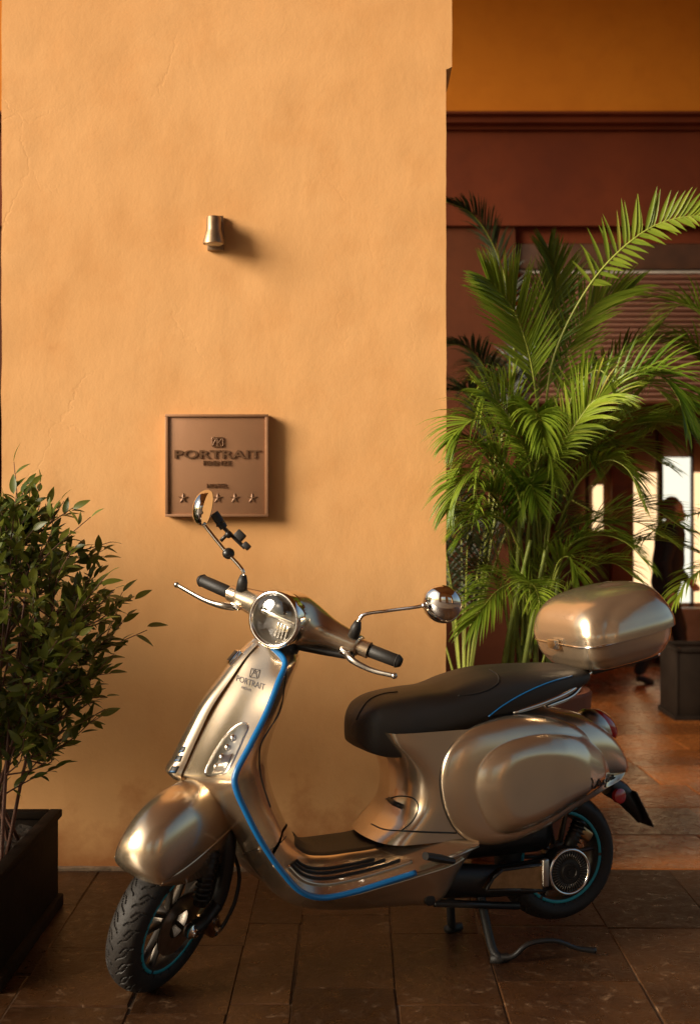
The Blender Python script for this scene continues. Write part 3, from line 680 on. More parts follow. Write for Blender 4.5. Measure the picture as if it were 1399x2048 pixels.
mb = MB(); mb.grid(G * [1, -1, 1], cv=True, cap0=True); P_('side_cowl', mb, 'paint', sharp=None)
mb = MB(); mb.tube(G[-1] + np.array([0, -.003, 0]), .0018, 6, closed=True); P_('cowl_joint', mb, 'black', cowl, sharp=None)
bC = bvh_of(cowl)
# script lettering on the cowl
scr = [[(1181, 1556), (1184, 1563), (1183, 1575), (1187, 1576), (1193, 1566), (1197, 1557)], [(1193, 1571), (1199, 1564), (1197, 1560), (1193, 1566), (1197, 1572), (1203, 1566)],
       [(1204, 1563), (1206, 1560), (1204, 1568), (1208, 1566)], [(1209, 1575), (1212, 1557), (1217, 1556), (1215, 1563), (1211, 1563)], [(1224, 1552), (1219, 1556), (1221, 1560), (1225, 1551), (1225, 1558), (1229, 1554)]]
mb = MB()
for ln in scr:
    q = drape_line(bC, ln, .002, 24)
    if len(q) > 3: mb.tube(q, .0016, 6)
if mb.n: P_('script_lettering', mb, 'darkmetal', cowl, sharp=None)

# --- seat
SX = [(.738, .022, .748, .724), (.733, .055, .770, .706), (.718, .090, .796, .686), (.692, .120, .820, .669), (.650, .138, .838, .660), (.60, .146, .847, .663), (.54, .148, .853, .694), (.46, .152, .858, .722), (.38, .156, .882, .742), (.28, .160, .902, .765), (.15, .156, .907, .788), (.05, .146, .905, .812), (-.03, .130, .901, .842), (-.068, .108, .892, .856), (-.085, .07, .882, .864)]
G = []
for x, w_, zt, zb in crom(np.array(SX), 90):
    h = zt - zb; dip = .010 * np.exp(-((x - .5) / .1) ** 2)
    hs = np.array([(0, zt), (w_ * .45, zt - .004), (w_ * .78, zt - h * .10), (w_ * .95, zt - h * .30), (w_, zt - h * .60), (w_ * .985, zb + h * .15), (w_ * .93, zb), (w_ * .5, zb - .004), (0, zb - .004)])
    hs = np.concatenate([crom(hs[:7], 26), lin(hs[6:], 6)[1:]])
    full = np.concatenate([hs, (hs * [-1, 1])[::-1][1:-1]]); G.append(np.c_[np.full(len(full), x), full])
mb = MB(); mb.grid(np.array(G), cv=True, cap0=True, cap1=True); seat = P_('seat', mb, 'seat', sharp=70)
bSeat = bvh_of(seat)
def piping(pts, mat, r, nm='piping', lift=.001, n=50):
    q = drape_line(bSeat, pts, lift, n)
    if len(q) > 4: m_ = MB(); m_.tube(q, r, 7); P_(nm, m_, mat, seat, sharp=None)
piping([(976, 1433), (1005, 1411), (1050, 1385), (1100, 1364), (1143, 1352)], 'blue', .0022)
piping([(978, 1340), (994, 1350), (996, 1362), (985, 1374), (955, 1386), (915, 1392)], 'rubber', .0022, 'stitched_seam')
piping([(712, 1440), (722, 1420), (738, 1400), (765, 1388), (795, 1384)], 'rubber', .0020, 'stitched_seam')

# --- top box, leaning back a little with the rack
TB = R_(10.5); bx0 = np.array([-.020, 0, .882]); bxe = np.array([-math.cos(TB), 0, math.sin(TB)]); bze = np.array([math.sin(TB), 0, math.cos(TB)])
def bxf(V): V = np.asarray(V, float); return bx0 + V[..., :1] * bxe + V[..., 1:2] * np.array([0, 1., 0]) + V[..., 2:] * bze
def plan(a, b, z, xc_, ex=3.2, n=96):
    t = np.linspace(0, 2 * np.pi, n, endpoint=False); c_, s_ = np.cos(t), np.sin(t)
    X = xc_ + a * np.sign(c_) * np.abs(c_) ** (2 / ex); Y = b * np.sign(s_) * np.abs(s_) ** (2 / ex)
    X = np.where(X > xc_, X + .02 * (1 - (Y / b) ** 2) , X)
    Y = Y * (1 - .14 * np.clip((X - xc_) / a, 0, 1.2) ** 2)
    return np.stack([X, Y, np.full(n, z)], 1)
lo = crom(np.array([(.140, .150, 0, .185, 3.5), (.158, .172, .004, .185, 4.2), (.174, .190, .03, .185, 5.0), (.186, .203, .065, .186, 5.5), (.190, .208, .088, .187, 5.5)]), 22)
mb = MB(); mb.grid(bxf(np.array([plan(a * .965, b * .965, z, x, e) for a, b, z, x, e in lo])), cv=True, cap0=True); tbox = P_('top_box_base', mb, 'paint', sharp=60)
hi_ = crom(np.array([(.193, .211, .092, .188, 5.5), (.194, .212, .108, .188, 5.5), (.190, .206, .150, .188, 5.2), (.178, .192, .195, .190, 4.6), (.154, .168, .232, .193, 4.0), (.118, .130, .256, .196, 3.2), (.062, .070, .270, .198, 2.4), (.004, .004, .274, .198, 2)]), 44)
hi_ = [(a * .965, b * .965, .092 + (z - .092) * .86, x, e) for a, b, z, x, e in hi_]
LG = np.array([plan(a, b, z, x, e) for a, b, z, x, e in hi_])
# side cheeks bulge out a little, bounded by a rounded crease
for i in range(len(LG)):
    X, Y, Z = LG[i].T; e_ = ((X - .235) / .155) ** 2 + ((Z - .10) / .115) ** 2
    LG[i, :, 1] += np.sign(Y) * .013 * np.clip((1.02 - e_) / .35, 0, 1) ** .6 * (np.abs(Y) > .05)
mb = MB(); mb.grid(bxf(LG), cv=True); tlid = P_('top_box_lid', mb, 'paint', sharp=60)
mb = MB(); mb.tube(bxf(plan(.1860, .2035, .090, .188, 5.5)), .0035, 8, closed=True); P_('lid_seal', mb, 'chrome', tlid, sharp=None)
mb = MB(); mb.obox(bxf(np.array([-.012, .0, .092])), [bxe, np.array([0, 1., 0]), bze], (.006, .03, .016), .003); P_('lock', mb, 'chrome', tbox, sharp=30)
mb = MB(); mb.obox(bxf(np.array([.2, 0, -.012])), [bxe, np.array([0, 1., 0]), bze], (.13, .09, .010), .004); P_('mounting_plate', mb, 'black', tbox, sharp=30)
# --- chrome rack
rk = MB()
for s in (1, -1):
    rk.tube(np.array([(.24, .145 * s, .775), (.12, .150 * s, .805), (.02, .135 * s, .835), (-.05, .10 * s, .868), (-.10, .075 * s, .885), (-.22, .08 * s, .905), (-.36, .07 * s, .93)]), .0085, 10, smooth=40)
    rk.tube(np.array([(.10, .12 * s, .785), (-.02, .09 * s, .815), (-.08, .07 * s, .872)]), .007, 8, smooth=20)
rk.tube([(-.09, -.08, .884), (-.09, .08, .884)], .008, 10); rk.tube([(-.30, -.075, .918), (-.30, .075, .918)], .008, 10)
P_('rear_rack', rk, 'chrome', sharp=None)

# --- tail light, number plate holder
mb = MB(); mb.ell(loc(1197, 1452, 0) + [.02, 0, 0], (.075, .062, .048), 28, [(math.cos(.75), 0, math.sin(.75)), (0, 1, 0), (-math.sin(.75), 0, math.cos(.75))]); tl = P_('tail_light_housing', mb, 'alloy', sharp=None)
mb = MB(); mb.ell(loc(1207, 1449, 0) + [.012, 0, 0], (.070, .052, .040), 28, [(math.cos(.75), 0, math.sin(.75)), (0, 1, 0), (-math.sin(.75), 0, math.cos(.75))]); P_('tail_light_lens', mb, 'red', tl, sharp=None)
ph = MB()
ph.tube(np.array([loc(1215, 1570, .0), loc(1240, 1585, 0), loc(1262, 1610, 0), loc(1280, 1640, 0)]), [.030, .030, .024, .012], 12, smooth=20, flat=1.2)
hold = P_('plate_holder', ph, 'black', sharp=40)
pa = loc(1252, 1580, 0); pb = loc(1287, 1650, 0); e2 = unit(pa - pb); e3 = unit(np.cross([0, 1, 0], e2))
mb = MB(); mb.obox((pa + pb) / 2 + np.array([-.012, 0, 0]), [np.array([0, 1., 0]), e2, e3], (.040, np.linalg.norm(pa - pb) / 2, .003), .002); P_('number_plate', mb, 'black', hold, sharp=30)
rc = loc(1238, 1592, .05); mb = MB(); mb.lathe(rc, (-.15, 1, .1), [(-.01, .0), (-.01, .025), (.004, .025), (.007, .020), (.008, 0)], 28); P_('reflector', mb, 'red', hold, sharp=40)
mb = MB(); mb.tube([rc + np.array([0, -.012, 0]), rc + np.array([0, -.06, 0])], .014, 10); P_('reflector_bracket', mb, 'black', hold)

# --- wheels
def wheel(c, axis, ref, R0, W, rimR, name, steered, grooves):
    c = np.asarray(c, float); fn = ST if steered else (lambda v: v)
    w_ = empty_part = bpy.data.objects.new(name, None); COL.objects.link(w_); w_.parent = scoot; w_.empty_display_size = .05
    nth, ns = 760, 84
    th = np.linspace(0, 2 * np.pi, nth, endpoint=False)
    prof = crom(np.array([(-W * .36, rimR - .004), (-W * .47, rimR + .012), (-W * .5, rimR + (R0 - rimR) * .5), (-W * .42, R0 - .017), (-W * .22, R0 - .004), (0, R0), (W * .22, R0 - .004), (W * .42, R0 - .017), (W * .5, rimR + (R0 - rimR) * .5), (W * .47, rimR + .012), (W * .36, rimR - .004)]), ns)
    a_, r_ = prof[:, 0], prof[:, 1]; TH, A_ = np.meshgrid(th, a_, indexing='ij')
    g = np.zeros_like(TH); s_ = np.abs(A_) / (W / 2); sg = np.sign(A_)
    for off, amp in ((0, .9), (.5, .6)):
        ph_ = (TH * grooves / (2 * np.pi) + s_ * amp * 1.6 + (sg > 0) * .5 + off * 1.0 + .12 * np.sin(s_ * 9 + off * 6)) % 1.0
        m_ = (ph_ < .10) & (s_ > (.12 if off == 0 else .34)) & (s_ < (.80 if off == 0 else .92)); g += m_ * .0042
    RR = np.broadcast_to(r_, TH.shape) - np.clip(g, 0, .0045)
    P = c + np.stack([np.sin(TH) * RR, A_, np.cos(TH) * RR], -1)
    mb = MB(); mb.grid(fn(P.reshape(-1, 3)).reshape(P.shape), cu=True); mb.build('tyre', 'tyre', w_, sharp=50)
    ax = np.array([0, 1., 0]); mb = MB()
    mb.lathe(c, ax, [(-W * .38, rimR), (-W * .38, rimR - .006), (-W * .28, rimR - .014), (0, rimR - .022), (W * .28, rimR - .014), (W * .38, rimR - .006), (W * .38, rimR)], 64)
    mb.lathe(c, ax, [(W * .38, rimR + .001), (W * .405, rimR + .001), (W * .40, rimR - .009), (W * .33, rimR - .012)], 64)
    mb.lathe(c, ax, [(-W * .2, .0), (-W * .2, .04), (-.01, .046), (W * .18, .046), (W * .24, .036), (W * .26, .0)], 40)
    for k in range(5):
        a = 2 * np.pi * k / 5 + .3; d = np.array([math.cos(a), 0, math.sin(a)]); e = np.array([-math.sin(a), 0, math.cos(a)])
        for s in (-1, 1):
            mb.tube([c + d * .035 + e * .012 * s + [0, .012, 0], c + d * (rimR - .012) + e * .034 * s + [0, .022, 0]], [.014, .010], 8, flat=.7)
    mb.map(fn); rim = mb.build('rim', 'rim', w_, sharp=40)
    for k in range(3):
        mb = MB(); mb.lathe(c, ax, [(W * .400, rimR + .002), (W * .425, rimR + .0005), (W * .415, rimR - .0085), (W * .39, rimR - .009)], 40, a0=2 * np.pi * k / 3 + .05 + grooves * .02, a1=2 * np.pi * (k + 1) / 3 - .02 + grooves * .02)
        mb.map(fn); mb.build('rim_tape', 'teal', rim, sharp=None)
    return w_
AXF = np.array([1.34, 0, .226]); 
fw = wheel(AXF, None, None, .2295, .104, .158, 'front_wheel', True, 26)
mb = MB(); mb.lathe(AXF + [0, .05, 0], (0, 1, 0), [(0, .045), (0, .098), (.004, .098), (.004, .045)], 48); mb.map(ST); mb.build('brake_disc', 'alloy', fw, sharp=30)
RAX = np.array([.004, 0, .272])
rw = wheel(RAX, None, None, .2145, .118, .150, 'rear_wheel', False, 24)
# fork, link, caliper
fk = MB(); fk.tube(np.array([(1.19, .02, .56), (1.215, .075, .50), (1.225, .10, .42), (1.225, .105, .31), (1.24, .105, .26)]), [.030, .026, .024, .022, .02], 14, smooth=24); fk.map(ST); fork = P_('fork_leg', fk, 'black', sharp=None)
fk = MB(); fk.tube(np.array([(1.235, .105, .275), (1.28, .105, .245), (1.34, .098, .226)]), [.022, .019, .024], 12, smooth=14); fk.map(ST); P_('link_arm', fk, 'darkmetal', fork, sharp=None)
fk = MB(); fk.tube(np.array([(1.30, .088, .47), (1.315, .092, .30)]), .020, 14)
for k in range(9): fk.lathe(np.array([1.30 + .015 * k / 9, .088 + .004 * k / 9, .46 - .155 * k / 9]), (.09, .02, -1), [(-.004, .018), (0, .027), (.004, .018)], 18)
fk.map(ST); P_('front_shock', fk, 'darkmetal', fork, sharp=None)
fk = MB(); fk.lathe(AXF + [0, .085, 0], (0, 1, 0), [(0, .0), (0, .024), (.020, .024), (.026, .016), (.034, .014), (.036, 0)], 24); fk.map(ST); P_('axle_nut', fk, 'chrome', fork, sharp=40)
fk = MB(); fk.obox((1.245, .095, .215), [(.55, 0, .83), (0, 1, 0), (-.83, 0, .55)], (.052, .028, .026), .012); fk.map(ST); cal = P_('brake_caliper', fk, 'bronze', fork, sharp=None)
for k in (-1, 1):
    fk = MB(); fk.lathe(np.array([1.245 + .028 * k * .55, .122, .215 + .028 * k * .83]), (0, 1, 0), [(0, .010), (.008, .010), (.008, 0)], 12); fk.map(ST); P_('bolt', fk, 'chrome', cal, sharp=40)
fk = MB(); fk.tube(np.array([(1.20, .09, .45), (1.175, .125, .36), (1.185, .135, .27), (1.215, .125, .19), (1.235, .12, .175)]), .006, 8, smooth=30); fk.map(ST); P_('brake_hose', fk, 'black', fork, sharp=None)
# front fender
FS = [((1.545, 0, .440), (1.530, .084, .456), (1.530, .081, .444)), ((1.572, 0, .482), (1.500, .092, .464), (1.500, .089, .436)), ((1.566, 0, .545), (1.456, .098, .474), (1.456, .094, .424)), ((1.522, 0, .604), (1.410, .102, .486), (1.410, .098, .414)),
      ((1.450, 0, .642), (1.367, .104, .498), (1.367, .100, .410)), ((1.360, 0, .655), (1.310, .104, .513), (1.310, .100, .410)), ((1.275, 0, .645), (1.251, .102, .527), (1.251, .099, .416)), ((1.205, 0, .612), (1.195, .098, .530), (1.195, .096, .440))]
FSr = np.stack([crom(np.array([f[k] for f in FS]), 44) for k in range(3)], 1)
G = []
for C_, K_, D_ in FSr:
    al = np.linspace(0, np.pi / 2, 20); q = K_ * [1, 0, 1] + np.cos(al)[:, None] ** .9 * (C_ - K_ * [1, 0, 1]); q[:, 1] = K_[1] * np.sin(al) ** .85
    h = np.concatenate([q, [K_ * [1, .93, 1] + [0, 0, -.005]], [(K_ * .6 + D_ * .4) * [1, .935, 1]], [D_]])
    G.append(np.concatenate([h[::-1] * [1, -1, 1], h[1:]]))
G = np.array(G); mb = MB(); mb.grid(ST(G.reshape(-1, 3)).reshape(G.shape)); fen = P_('front_fender', mb, 'paint', sharp=50)
sd = fen.modifiers.new('thick', 'SOLIDIFY'); sd.thickness = .004; sd.offset = -1
for s in (1, -1):
    mb = MB(); mb.tube(ST(FSr[4:-3, 1] * [1, s, 1] - np.array([0, .002 * s, 0])), np.r_[np.linspace(.001, .0042, 6), np.full(31, .0042)], 8); P_('fender_crease', mb, 'paint', fen, sharp=None)
# inner wheel well / steering column
mb = MB(); mb.tube(np.array([(1.21, 0, .52), (1.10, 0, .72), (1.0, 0, .95)]), .04, 14, smooth=10); P_('steering_column', mb, 'black', sharp=None)

# --- rear: hub motor, swing arm, stand, foot peg
sw = MB(); sw.tube(np.array([(.50, .09, .255), (.40, .100, .250), (.27, .115, .240), (.12, .12, .245), (.03, .12, .255)]), [.032, .032, .030, .032, .034], 18, smooth=30, flat=1.7, up=(0, 0, 1)); swing = P_('swing_arm', sw, 'black', sharp=None)
cvp = [loc(u, v, .165) for u, v in [(971, 1781), (985, 1756), (1003, 1740), (1088, 1728), (1094, 1740), (1086, 1756), (1088, 1782), (1040, 1780)]]
mb = MB(); n_ = len(cvp); Vc = cvp + [p + np.array([0, -.03, 0]) for p in cvp]; mb.add(Vc, [tuple(range(n_))] + [(i, (i + 1) % n_, n_ + (i + 1) % n_, n_ + i) for i in range(n_)]); cvo = P_('arm_cover', mb, 'bronze', swing, sharp=30)
bv = cvo.modifiers.new('bev', 'BEVEL'); bv.width = .004; bv.segments = 2
fr_ = MB()
for a, b in zip(cvp, cvp[1:] + cvp[:1]): fr_.tube([a, b], .006, 8)
P_('arm_cover_frame', fr_, 'black', swing, sharp=None)
HC = loc(1137, 1743, .165); hax = np.array([0, 1., 0])
mb = MB(); mb.lathe(HC, hax, [(-.06, .070), (-.02, .072), (.0, .068), (.004, .030), (.006, 0)], 48); hub = P_('hub_motor_cover', mb, 'black', swing, sharp=40)
mb = MB(); mb.lathe(HC, hax, [(-.012, .072), (.0, .076), (.007, .0735), (.008, .069), (.004, .0655), (-.002, .0655)], 64); P_('hub_ring', mb, 'chrome', hub, sharp=None)
for k in range(40):
    a = 2 * np.pi * k / 40; d = np.array([math.cos(a), 0, math.sin(a)]); mb = MB(); mb.tube([HC + d * .040 + [0, .005, 0], HC + d * .063 + [0, .003, 0]], .0022, 5); P_('fin', mb, 'rim', hub, sharp=None)
mb = MB(); mb.lathe(HC, hax, [(.003, .030), (.010, .028), (.010, .022), (.006, .020), (.006, .008), (.010, .007), (.010, 0)], 32); P_('hub_cap', mb, 'darkmetal', hub, sharp=40)
mb = MB(); mb.obox(loc(1088, 1745, .165), [(1, 0, 0), (0, 1, 0), (0, 0, 1)], (.012, .012, .045), .006); P_('arm_clamp', mb, 'alloy', swing, sharp=None)
ms = MB(); ms.box((.05, -.10, .30), (.46, .10, .46), .05); P_('inner_wheel_housing', ms, 'black', sharp=None)
mb = MB(); mb.tube(np.array([loc(1158, 1640, .10), loc(1128, 1716, .11)]), .022, 14)
for k in range(8): mb.lathe(loc(1158 - 3.4 * k, 1645 + 8.6 * k, .102), unit(loc(1128, 1716, .11) - loc(1158, 1640, .10)), [(-.004, .02), (0, .030), (.004, .02)], 16)
P_('rear_shock', mb, 'darkmetal', sharp=None)
mb = MB(); mb.obox(loc(1164, 1665, .08), [(.8, 0, .6), (0, 1, 0), (-.6, 0, .8)], (.030, .02, .018), .008); P_('rear_caliper', mb, 'bronze', sharp=None)
# foot pegs, tail of the footboard with its bright strip
for s in (1, -1):
    mb = MB(); a = loc(850, 1712, .245) * [1, s, 1]; b = loc(905, 1722, .235) * [1, s, 1]; mb.tube([a, (a + b) / 2, b], [.019, .021, .016], 12, flat=.62, up=(0, 0, 1)); peg = P_('foot_peg', mb, 'rubber', sharp=40)
    mb = MB(); a = loc(896, 1716, .225) * [1, s, 1]; b = loc(955, 1692, .20) * [1, s, 1]; mb.tube([a, (a + b) / 2, b], [.010, .011, .007], 10, flat=.6); P_('peg_bracket', mb, 'alloy', peg, sharp=None)
mb = MB(); mb.lathe(loc(858, 1800, .17), (0, 1, 0), [(-.03, .016), (.0, .018), (.008, .016), (.010, 0)], 20); P_('pivot_bolt', mb, 'black', sharp=40)
mb = MB(); mb.tube([loc(868, 1806, .15), loc(1035, 1812, .12)], .012, 10); P_('stand_tube', mb, 'black', sharp=None)
st = MB()
for s in (1, -1):
    st.tube(np.array([(.335, .10 * s, .215), (.325, .125 * s, .12), (.31, .15 * s, .03), (.30, .165 * s, .012)]), [.016, .014, .014, .016], 10, smooth=16)
    st.tube(np.array([(.325, .155 * s, .012), (.30, .165 * s, .010), (.265, .165 * s, .013)]), [.014, .017, .013], 10)
st.tube([(.335, -.1, .20), (.335, .1, .20)], .012, 10)
stand = P_('centre_stand', st, 'rubber', sharp=None)
sl = MB(); sl.tube(np.array([(.30, .165, .016), (.265, .19, .022), (.22, .205, .058), (.13, .215, .062), (.05, .22, .03), (-.01, .23, .018)]), [.011, .009, .008, .008, .008, .011], 10, smooth=40); P_('stand_lever', sl, 'black', stand, sharp=None)

# --- handlebar head (turned with the wheel)
hb = np.array([.948, 0, 1.090]); hl = np.array([1.068, 0, 1.118])
def sd_ell(X, Y, Z, c, r): k = np.sqrt(((X - c[0]) / r[0])**2 + ((Y - c[1]) / r[1])**2 + ((Z - c[2]) / r[2])**2); return (k - 1) * min(r)
def sd_cap(X, Y, Z, a, b, ra, rb, fz=1.0):
    a = np.array(a, float); b = np.array(b, float); d = b - a; L2 = d @ d
    t = np.clip(((X - a[0]) * d[0] + (Y - a[1]) * d[1] + (Z - a[2]) * d[2]) / L2, 0, 1)
    return np.sqrt((X - a[0] - t * d[0])**2 + (Y - a[1] - t * d[1])**2 + ((Z - a[2] - t * d[2]) * fz)**2) - (ra + (rb - ra) * t)
def head(X, Y, Z):
    Y = np.abs(Y)
    d = sd_cap(X, Y, Z, hl + [-.010, 0, 0], hl + [-.085, 0, -.008], .084, .078)
    d = smin(d, sd_cap(X, Y, Z, hb + [.01, .03, .010], hb + [-.018, .215, -.004], .062, .036, 1.1), .055)
    d = smin(d, sd_ell(X, Y, Z, hb + [-.02, 0, .0], (.09, .12, .062)), .03)
    d = np.maximum(d, (X - hl[0]) * .97 + (Z - hl[2]) * .2 - .004)
    cyl = np.maximum(np.sqrt(Y**2 + (Z - hl[2])**2) - .077, hl[0] - .048 - X)
    d = np.maximum(d, -cyl)
    return np.maximum(d, Y - .225)
V, Fc = surfnet(head, (.80, -.25, .96), (1.13, .25, 1.24), .006)
mb = MB(); mb.add(ST(V), Fc); hd = P_('handlebar_cover', mb, 'paint', sharp=None)
sm_ = hd.modifiers.new('smooth', 'SMOOTH'); sm_.factor = .5; sm_.iterations = 6
hax_ = unit(np.array([.97, 0, .12]))
def HS(m_, name, mat, par=None, **k): m_.map(ST); return P_(name, m_, mat, par or hd, **k)
mb = MB(); mb.lathe(hl, hax_, [(-.03, .086), (.000, .0875), (.010, .086), (.014, .081), (.013, .076), (.006, .0735)], 72); ring = HS(mb, 'headlight_bezel', 'chrome', sharp=None)
mb = MB(); mb.lathe(hl, hax_, [(.006, .0745), (.002, .072), (-.028, .055), (-.036, .03), (-.038, 0)], 56); HS(mb, 'headlight_reflector', 'reflector', ring, sharp=None)
mb = MB(); mb.lathe(hl, hax_, [(.009, .0745), (.016, .064), (.022, .045), (.026, .02), (.027, 0)], 56); HS(mb, 'headlight_lens', 'lens', ring, sharp=None)
up_ = unit(np.cross(hax_, [0, 1., 0])); up_ = up_ if up_[2] > 0 else -up_
mb = MB(); mb.obox(hl + hax_ * -.012 + up_ * .006, [np.array([0, 1., 0]), up_, hax_], (.062, .006, .006), .002); HS(mb, 'headlight_divider', 'chrome', ring, sharp=30)
for k in range(4):
    mb = MB(); mb.obox(hl + hax_ * -.012 + up_ * (-.030) + np.array([0, .010 + .011 * k, 0]), [np.array([0, 1., 0]), up_, hax_], (.003, .022, .005), .001); HS(mb, 'reflector_rib', 'chrome', ring, sharp=30)
mb = MB(); mb.ell(hl + hax_ * -.016 + up_ * .034, (.016, .026, .020), 18); HS(mb, 'projector', 'darkmetal', ring, sharp=None)
for s in (1, -1):
    mb = MB(); mb.lathe(hl + np.array([-.012, .088 * s, 0]), (0, s, 0), [(0, .006), (.004, .006), (.006, 0)], 12); HS(mb, 'bezel_screw', 'chrome', ring, sharp=40)
mb = MB(); mb.tube(np.array([hb + [.0, -.15, -.040], hb + [.02, -.07, -.052], hb + [.03, 0, -.060], hb + [.026, .10, -.050], hb + [.008, .225, -.032]]), [.008, .013, .018, .014, .011], 10, smooth=30); HS(mb, 'lower_cover', 'black', sharp=None)
mb = MB(); mb.tube(np.array([hb + [.03, 0, -.05], hb + [.055, 0, -.115]]), [.055, .048], 20); HS(mb, 'neck_collar', 'black', sharp=None)
for s in (1, -1):
    L0 = hb + [-.02, .225 * s, -.006]; ext = .355 if s > 0 else .385
    L1 = hb + [-.038, ext * s, -.010]; d = unit(L1 - L0)
    mb = MB(); mb.tube([L0 - d * .01, L0 + d * .030], .026, 18); HS(mb, 'switch_housing', 'paint', sharp=40)
    mb = MB(); mb.tube([L0 + d * .028, L0 + d * .036, L1 - d * .006, L1], [.014, .0205, .0195, .016], 18)
    for k in range(2): mb.lathe(L0 + d * (.036 + (np.linalg.norm(L1 - L0) - .046) * k), d, [(-.003, .019), (0, .0215), (.003, .019)], 18)
    HS(mb, 'grip', 'rubber', sharp=40)
    mb = MB(); mb.lathe(L1, d, [(0, .016), (.004, .013), (.005, 0)], 16); HS(mb, 'bar_end', 'darkmetal', sharp=40)
    a = hb + [.022, .205 * s, -.026]; b = hb + [.040, .235 * s, -.030]; c = hb + [.036, .30 * s, -.038]; e = hb + [.028, (.375 if s > 0 else .425) * s, -.030]
    mb = MB(); mb.tube(np.array([a, b, c, e]), [.010, .0085, .0062, .0055], 10, smooth=24, flat=1.3); mb.ell(e, (.0095, .0095, .0095), 12); lev = HS(mb, 'brake_lever', 'alloy', sharp=None)
    mb = MB(); mb.obox(hb + [.018, .20 * s, -.022], [(1, 0, 0), (0, 1, 0), (0, 0, 1)], (.014, .016, .010), .004); HS(mb, 'lever_clamp', 'chrome', lev, sharp=None)
    # mirror
    m0 = hb + [.0, .205 * s, .024]
    mb = MB(); mb.tube(np.array([m0, m0 + [0, .002 * s, .03], m0 + [0, .004 * s, .050]]), [.018, .016, .010], 14); mirb = HS(mb, 'mirror_boot', 'rubber', sharp=None)
    if s > 0: pts = np.array([m0 + [0, .004, .048], m0 + [-.006, .012, .072], m0 + [-.03, .075, .105], m0 + [-.05, .150, .140], m0 + [-.058, .172, .152]]); mc = m0 + [-.085, .215, .165]
    else: pts = np.array([m0 + [0, -.004, .048], m0 + [0, -.008, .062], m0 + [.004, -.095, .110], m0 + [.008, -.150, .150]]); mc = m0 + [.010, -.188, .212]
    if s < 0: pts[-1] = mc + [.0, .012, -.050]
    mb = MB(); mb.tube(pts, .0058, 10, smooth=40); mb.ell(pts[-1], (.009, .009, .009), 12); HS(mb, 'mirror_stem', 'chrome', mirb, sharp=None)
    mn = unit(np.array([1.0, .18 * s, -.10])) if s > 0 else SR.T @ (SM.T @ unit(np.array([-.96, .16, .20])))
    mb = MB(); mb.lathe(mc, mn, [(-.012, .0565), (-.006, .0585), (.004, .058), (.014, .052), (.024, .040), (.031, .022), (.034, 0)], 48); mh = HS(mb, 'mirror_shell', 'chrome', mirb, sharp=None)
    mb = MB(); mb.lathe(mc, mn, [(-.011, .0560), (-.0105, .02), (-.0105, 0)], 48); HS(mb, 'mirror_glass', 'mirror', mh, sharp=None)
    if s < 0:
        pm = (pts[1] * .25 + pts[2] * .75)
# phone holder clamped on the far mirror stem
phx = MB(); cl = pm + np.array([-.004, .0, .0]); phx.ell(cl, (.021, .019, .018), 18); phx.map(ST); phone = P_('phone_holder_clamp', phx, 'black', hd, sharp=None)
pxy = lambda u, v: np.array([u, v], float)
cw = ST(cl[None])[0]; dep = cw[1]
def near(u, v, dy=0.0):               # photo pixel at the clamp's depth along the view ray
    d = pray(u, v); t = np.dot(cw - CL, unit(d)); return CL + unit(d) * (t + dy)
mb = MB(); mb.tube([near(441, 1082), near(450, 1073), near(457, 1068)], .006, 8); mb.ell(near(457, 1069), (.012, .012, .012), 14); P_('ball_joint', mb, 'darkmetal', phone, sharp=None)
mb = MB(); mb.tube([near(428, 1026, .02), near(436, 1038, .02), near(448, 1056, .02)], [.014, .015, .013], 14); mb.lathe(near(441, 1047, .02), near(448, 1056, .02) - near(436, 1038, .02), [(-.004, .014), (0, .0175), (.004, .014)], 16); P_('phone_holder_arm', mb, 'black', phone, sharp=40)
a = near(448, 1056, .015); b = near(490, 1096, .0); mb = MB(); mb.tube([a, b], .011, 8, flat=.6); P_('phone_holder_bar', mb, 'black', phone, sharp=30)
for (u, v, hs_) in [(480, 1071, .015), (493, 1092, .011)]:
    e = unit(b - a); c = near(u, v, .0); vw = unit(pray(u, v)); e2 = unit(np.cross(e, vw)); mb = MB(); mb.obox(c, [e, e2, np.cross(e, e2)], (hs_, hs_ * .9, .018), .004); P_('phone_holder_jaw', mb, 'rubber', phone, sharp=40)
# white patch painting a highlight on the far side of the handlebar cover
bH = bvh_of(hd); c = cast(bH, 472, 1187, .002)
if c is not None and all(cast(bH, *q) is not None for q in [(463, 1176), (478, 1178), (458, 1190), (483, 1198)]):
    mb, _ = patch(bH, [(463, 1176), (478, 1178), (487, 1186), (483, 1198), (470, 1196), (458, 1190)], .002, .001, 4, 24); hi_patch = P_('highlight_patch', mb, 'white', hd, sharp=None)

# ------------------------------------------------------------------ wall lamp and plaque on the pier
WY = 5.298
lc = at(431, 468, WY); lamp = empty('wall_lamp', lc, 'small bronze cylinder wall lamp fixed above the hotel plaque', 'lamp')
mb = MB(); mb.box((-.031, -.022, -.068), (.033, .0, .068), .004); mb.build('back_plate', 'lampmetal', lamp, sharp=40)
mb = MB(); mb.lathe((-.001, -.058, 0), (0, 0, 1), [(.056, 0), (.056, .026), (.053, .028), (.004, .029), (-.002, .031), (-.040, .041), (-.050, .042), (-.051, .038), (-.046, .036), (-.044, 0)], 40); sh_ = mb.build('lamp_shade', 'lampmetal', lamp, sharp=35)
mb = MB(); mb.lathe((-.001, -.058, -.050), (0, 0, -1), [(0, .036), (.004, .030), (.006, 0)], 32); mb.build('diffuser', 'diff', sh_, sharp=None)
mb = MB(); mb.box((-.012, -.036, .020), (.012, -.012, .050), .003); mb.build('arm', 'lampmetal', lamp, sharp=40)

